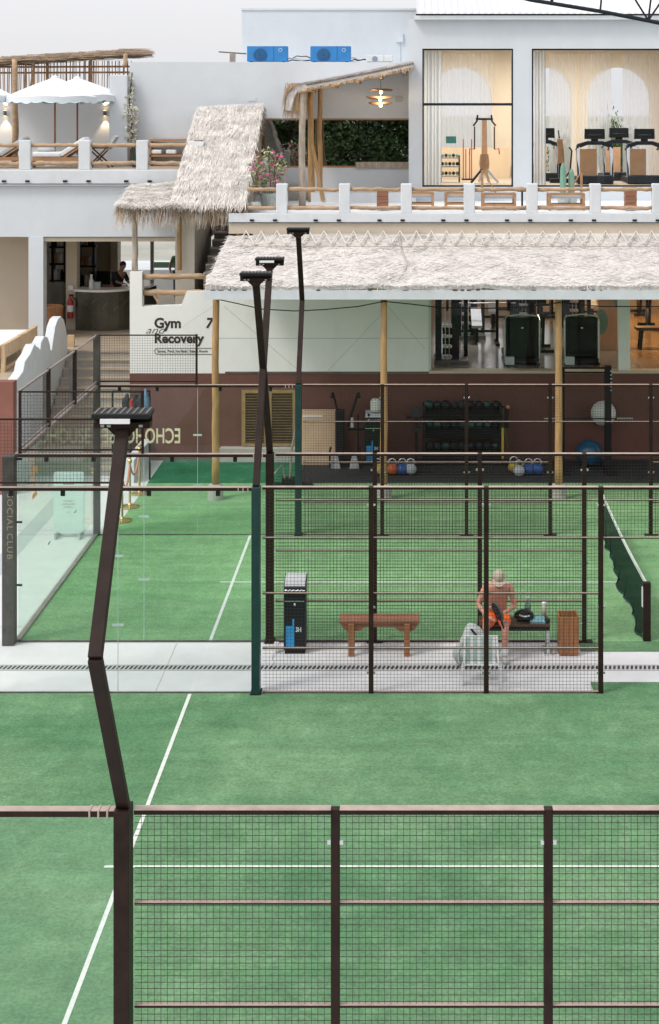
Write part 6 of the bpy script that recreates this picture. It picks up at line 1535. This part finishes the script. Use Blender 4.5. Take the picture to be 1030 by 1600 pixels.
MB().lathe([(.17, 0), (.17, .008), (.09, .02), (.085, .09), (.04, .11)], (xs_ + .03, YS - .07, zz + 1.70), 18).build('hat', 'cap', pg2, smooth=True)
# person at the reception desk
YS = 43.4; xs_ = PX(186, YS)
pg3 = thing('person', 'person in a black top leaning over the reception counter', 'person', (xs_, YS, zz))
J = dict(pelvis=(-.12, 0, .92), waist=(-.08, 0, 1.08), chest=(.0, -.03, 1.32), neck0=(.06, -.05, 1.46), neck=(.08, -.07, 1.50), head=(.17, -.10, 1.70),
         shl=(-.13, -.14, 1.40), ell=(.0, -.32, 1.20), wrl=(.18, -.36, 1.16), hdl=(.27, -.36, 1.15), shr=(.16, .12, 1.38), elr=(.26, .0, 1.17), wrr=(.34, -.16, 1.16), hdr=(.40, -.24, 1.16),
         hpl=(-.2, -.08, .88), knl=(-.22, -.1, .48), anl=(-.22, 0, .08), tol=(-.16, -.10, .04), hpr=(-.04, .08, .88), knr=(-.04, .06, .48), anr=(-.04, .1, .08), tor=(.04, .04, .04))
LOC = (xs_, YS, zz); figure(pg3, LOC, J, 'skin')
limbs('top', pg3, LOC, [[J['chest'], J['waist'], (-.12, 0, .9)], [J['chest'], J['neck0']], [J['chest'], J['shl'], J['ell']], [J['chest'], J['shr'], J['elr']]], [[.17, .155, .15], [.17, .085], [.17, .09, .06], [.17, .09, .06]], 'shirt_black')
limbs('trousers', pg3, LOC, [[J['pelvis'], J['hpl'], J['knl'], (-.22, 0, .12)], [J['pelvis'], J['hpr'], J['knr'], (-.04, .1, .12)]], [[.15, .11, .085, .07], [.15, .11, .085, .07]], 'shirt_black')
m = MB().ball((xs_ + .13, YS - .07, zz + 1.68), .095, .10, .10, 14, 10); m.build('hair', 'hair', pg3, smooth=True)

# ------------------------------------------------------------------ trees (behind the gym, and across from the lounge window)
def tree_proto(label, loc, h, r, n):
    t = thing('tree', label, 'tree', loc); x, y, z = loc
    MB().tube([(x, y, z - .1), (x + .1, y, z + h*.25), (x - .05, y + .1, z + h*.5), (x, y, z + h*.8)], [.26, .2, .15, .06], 8).build('trunk', 'bark', t, smooth=True)
    lm = MB()
    for k in range(8):
        a = k * 2.4; s_ = h * (.35 + .05*k); lm.tube([(x, y, z + s_), (x + r*.45*math.cos(a), y + r*.45*math.sin(a), z + s_ + h*.10), (x + r*.8*math.cos(a), y + r*.8*math.sin(a), z + s_ + h*.14)], [.09, .06, .02], 6)
    lm.build('limb', 'bark', t)
    s = MB()
    cl = [(Vector((x + r*.75*math.cos(k*2.4)*rnd(.2, 1), y + r*.75*math.sin(k*2.4)*rnd(.2, 1), z + h*(.32 + .6*random.random()))), r*rnd(.28, .48)) for k in range(26)]
    for _ in range(n):
        c, rr = random.choice(cl); v = Vector((random.gauss(0, .5), random.gauss(0, .5), random.gauss(0, .45)))
        p = c + v * rr; a = Vector((rnd(-1, 1), rnd(-1, 1), rnd(-.5, 1))).normalized(); b_ = a.cross(Vector((rnd(-1, 1), rnd(-1, 1), rnd(-1, 1)))).normalized(); L = rnd(.07, .16)
        s.add([p - a*L, p + b_*L*.5, p + a*L, p - b_*L*.5], [(0,1,2,3)])
    s.build('crown', 'leaf', t, fixn=False); return t
tp0 = tree_proto('green tree seen through the gap in the sheer curtains of the upper gym', (PX(962, 62), 62, 0), 9.2, 2.6, 13000)
spots = [(-22, -16, 1.6), (-17, -18, 1.7), (-12.5, -15, 1.55), (-8.5, -17, 1.65), (-5, -14.5, 1.5), (-1.5, -17, 1.6), (2.5, -15, 1.5), (7, -17, 1.7), (12, -16, 1.6), (18, -18, 1.75)]  # reflected trees, scaled up to block low sky behind the camera
for i, (x, y, s_) in enumerate(spots):
    c = copy_tree(tp0, (x, y, 0), i * 1.7, 'tree across the courts seen only as reflection in the brown window', scale=(s_, s_, s_ * .95)); c['group'] = 'trees reflected in the brown window'
copy_tree(tp0, (PX(880, 60), 58, 0), 2.2, 'tree seen through the left gap beside the grey drape of the upper gym', scale=(.4, .4, .82))
tp0.scale = (.42, .42, .86)
flush_texts()
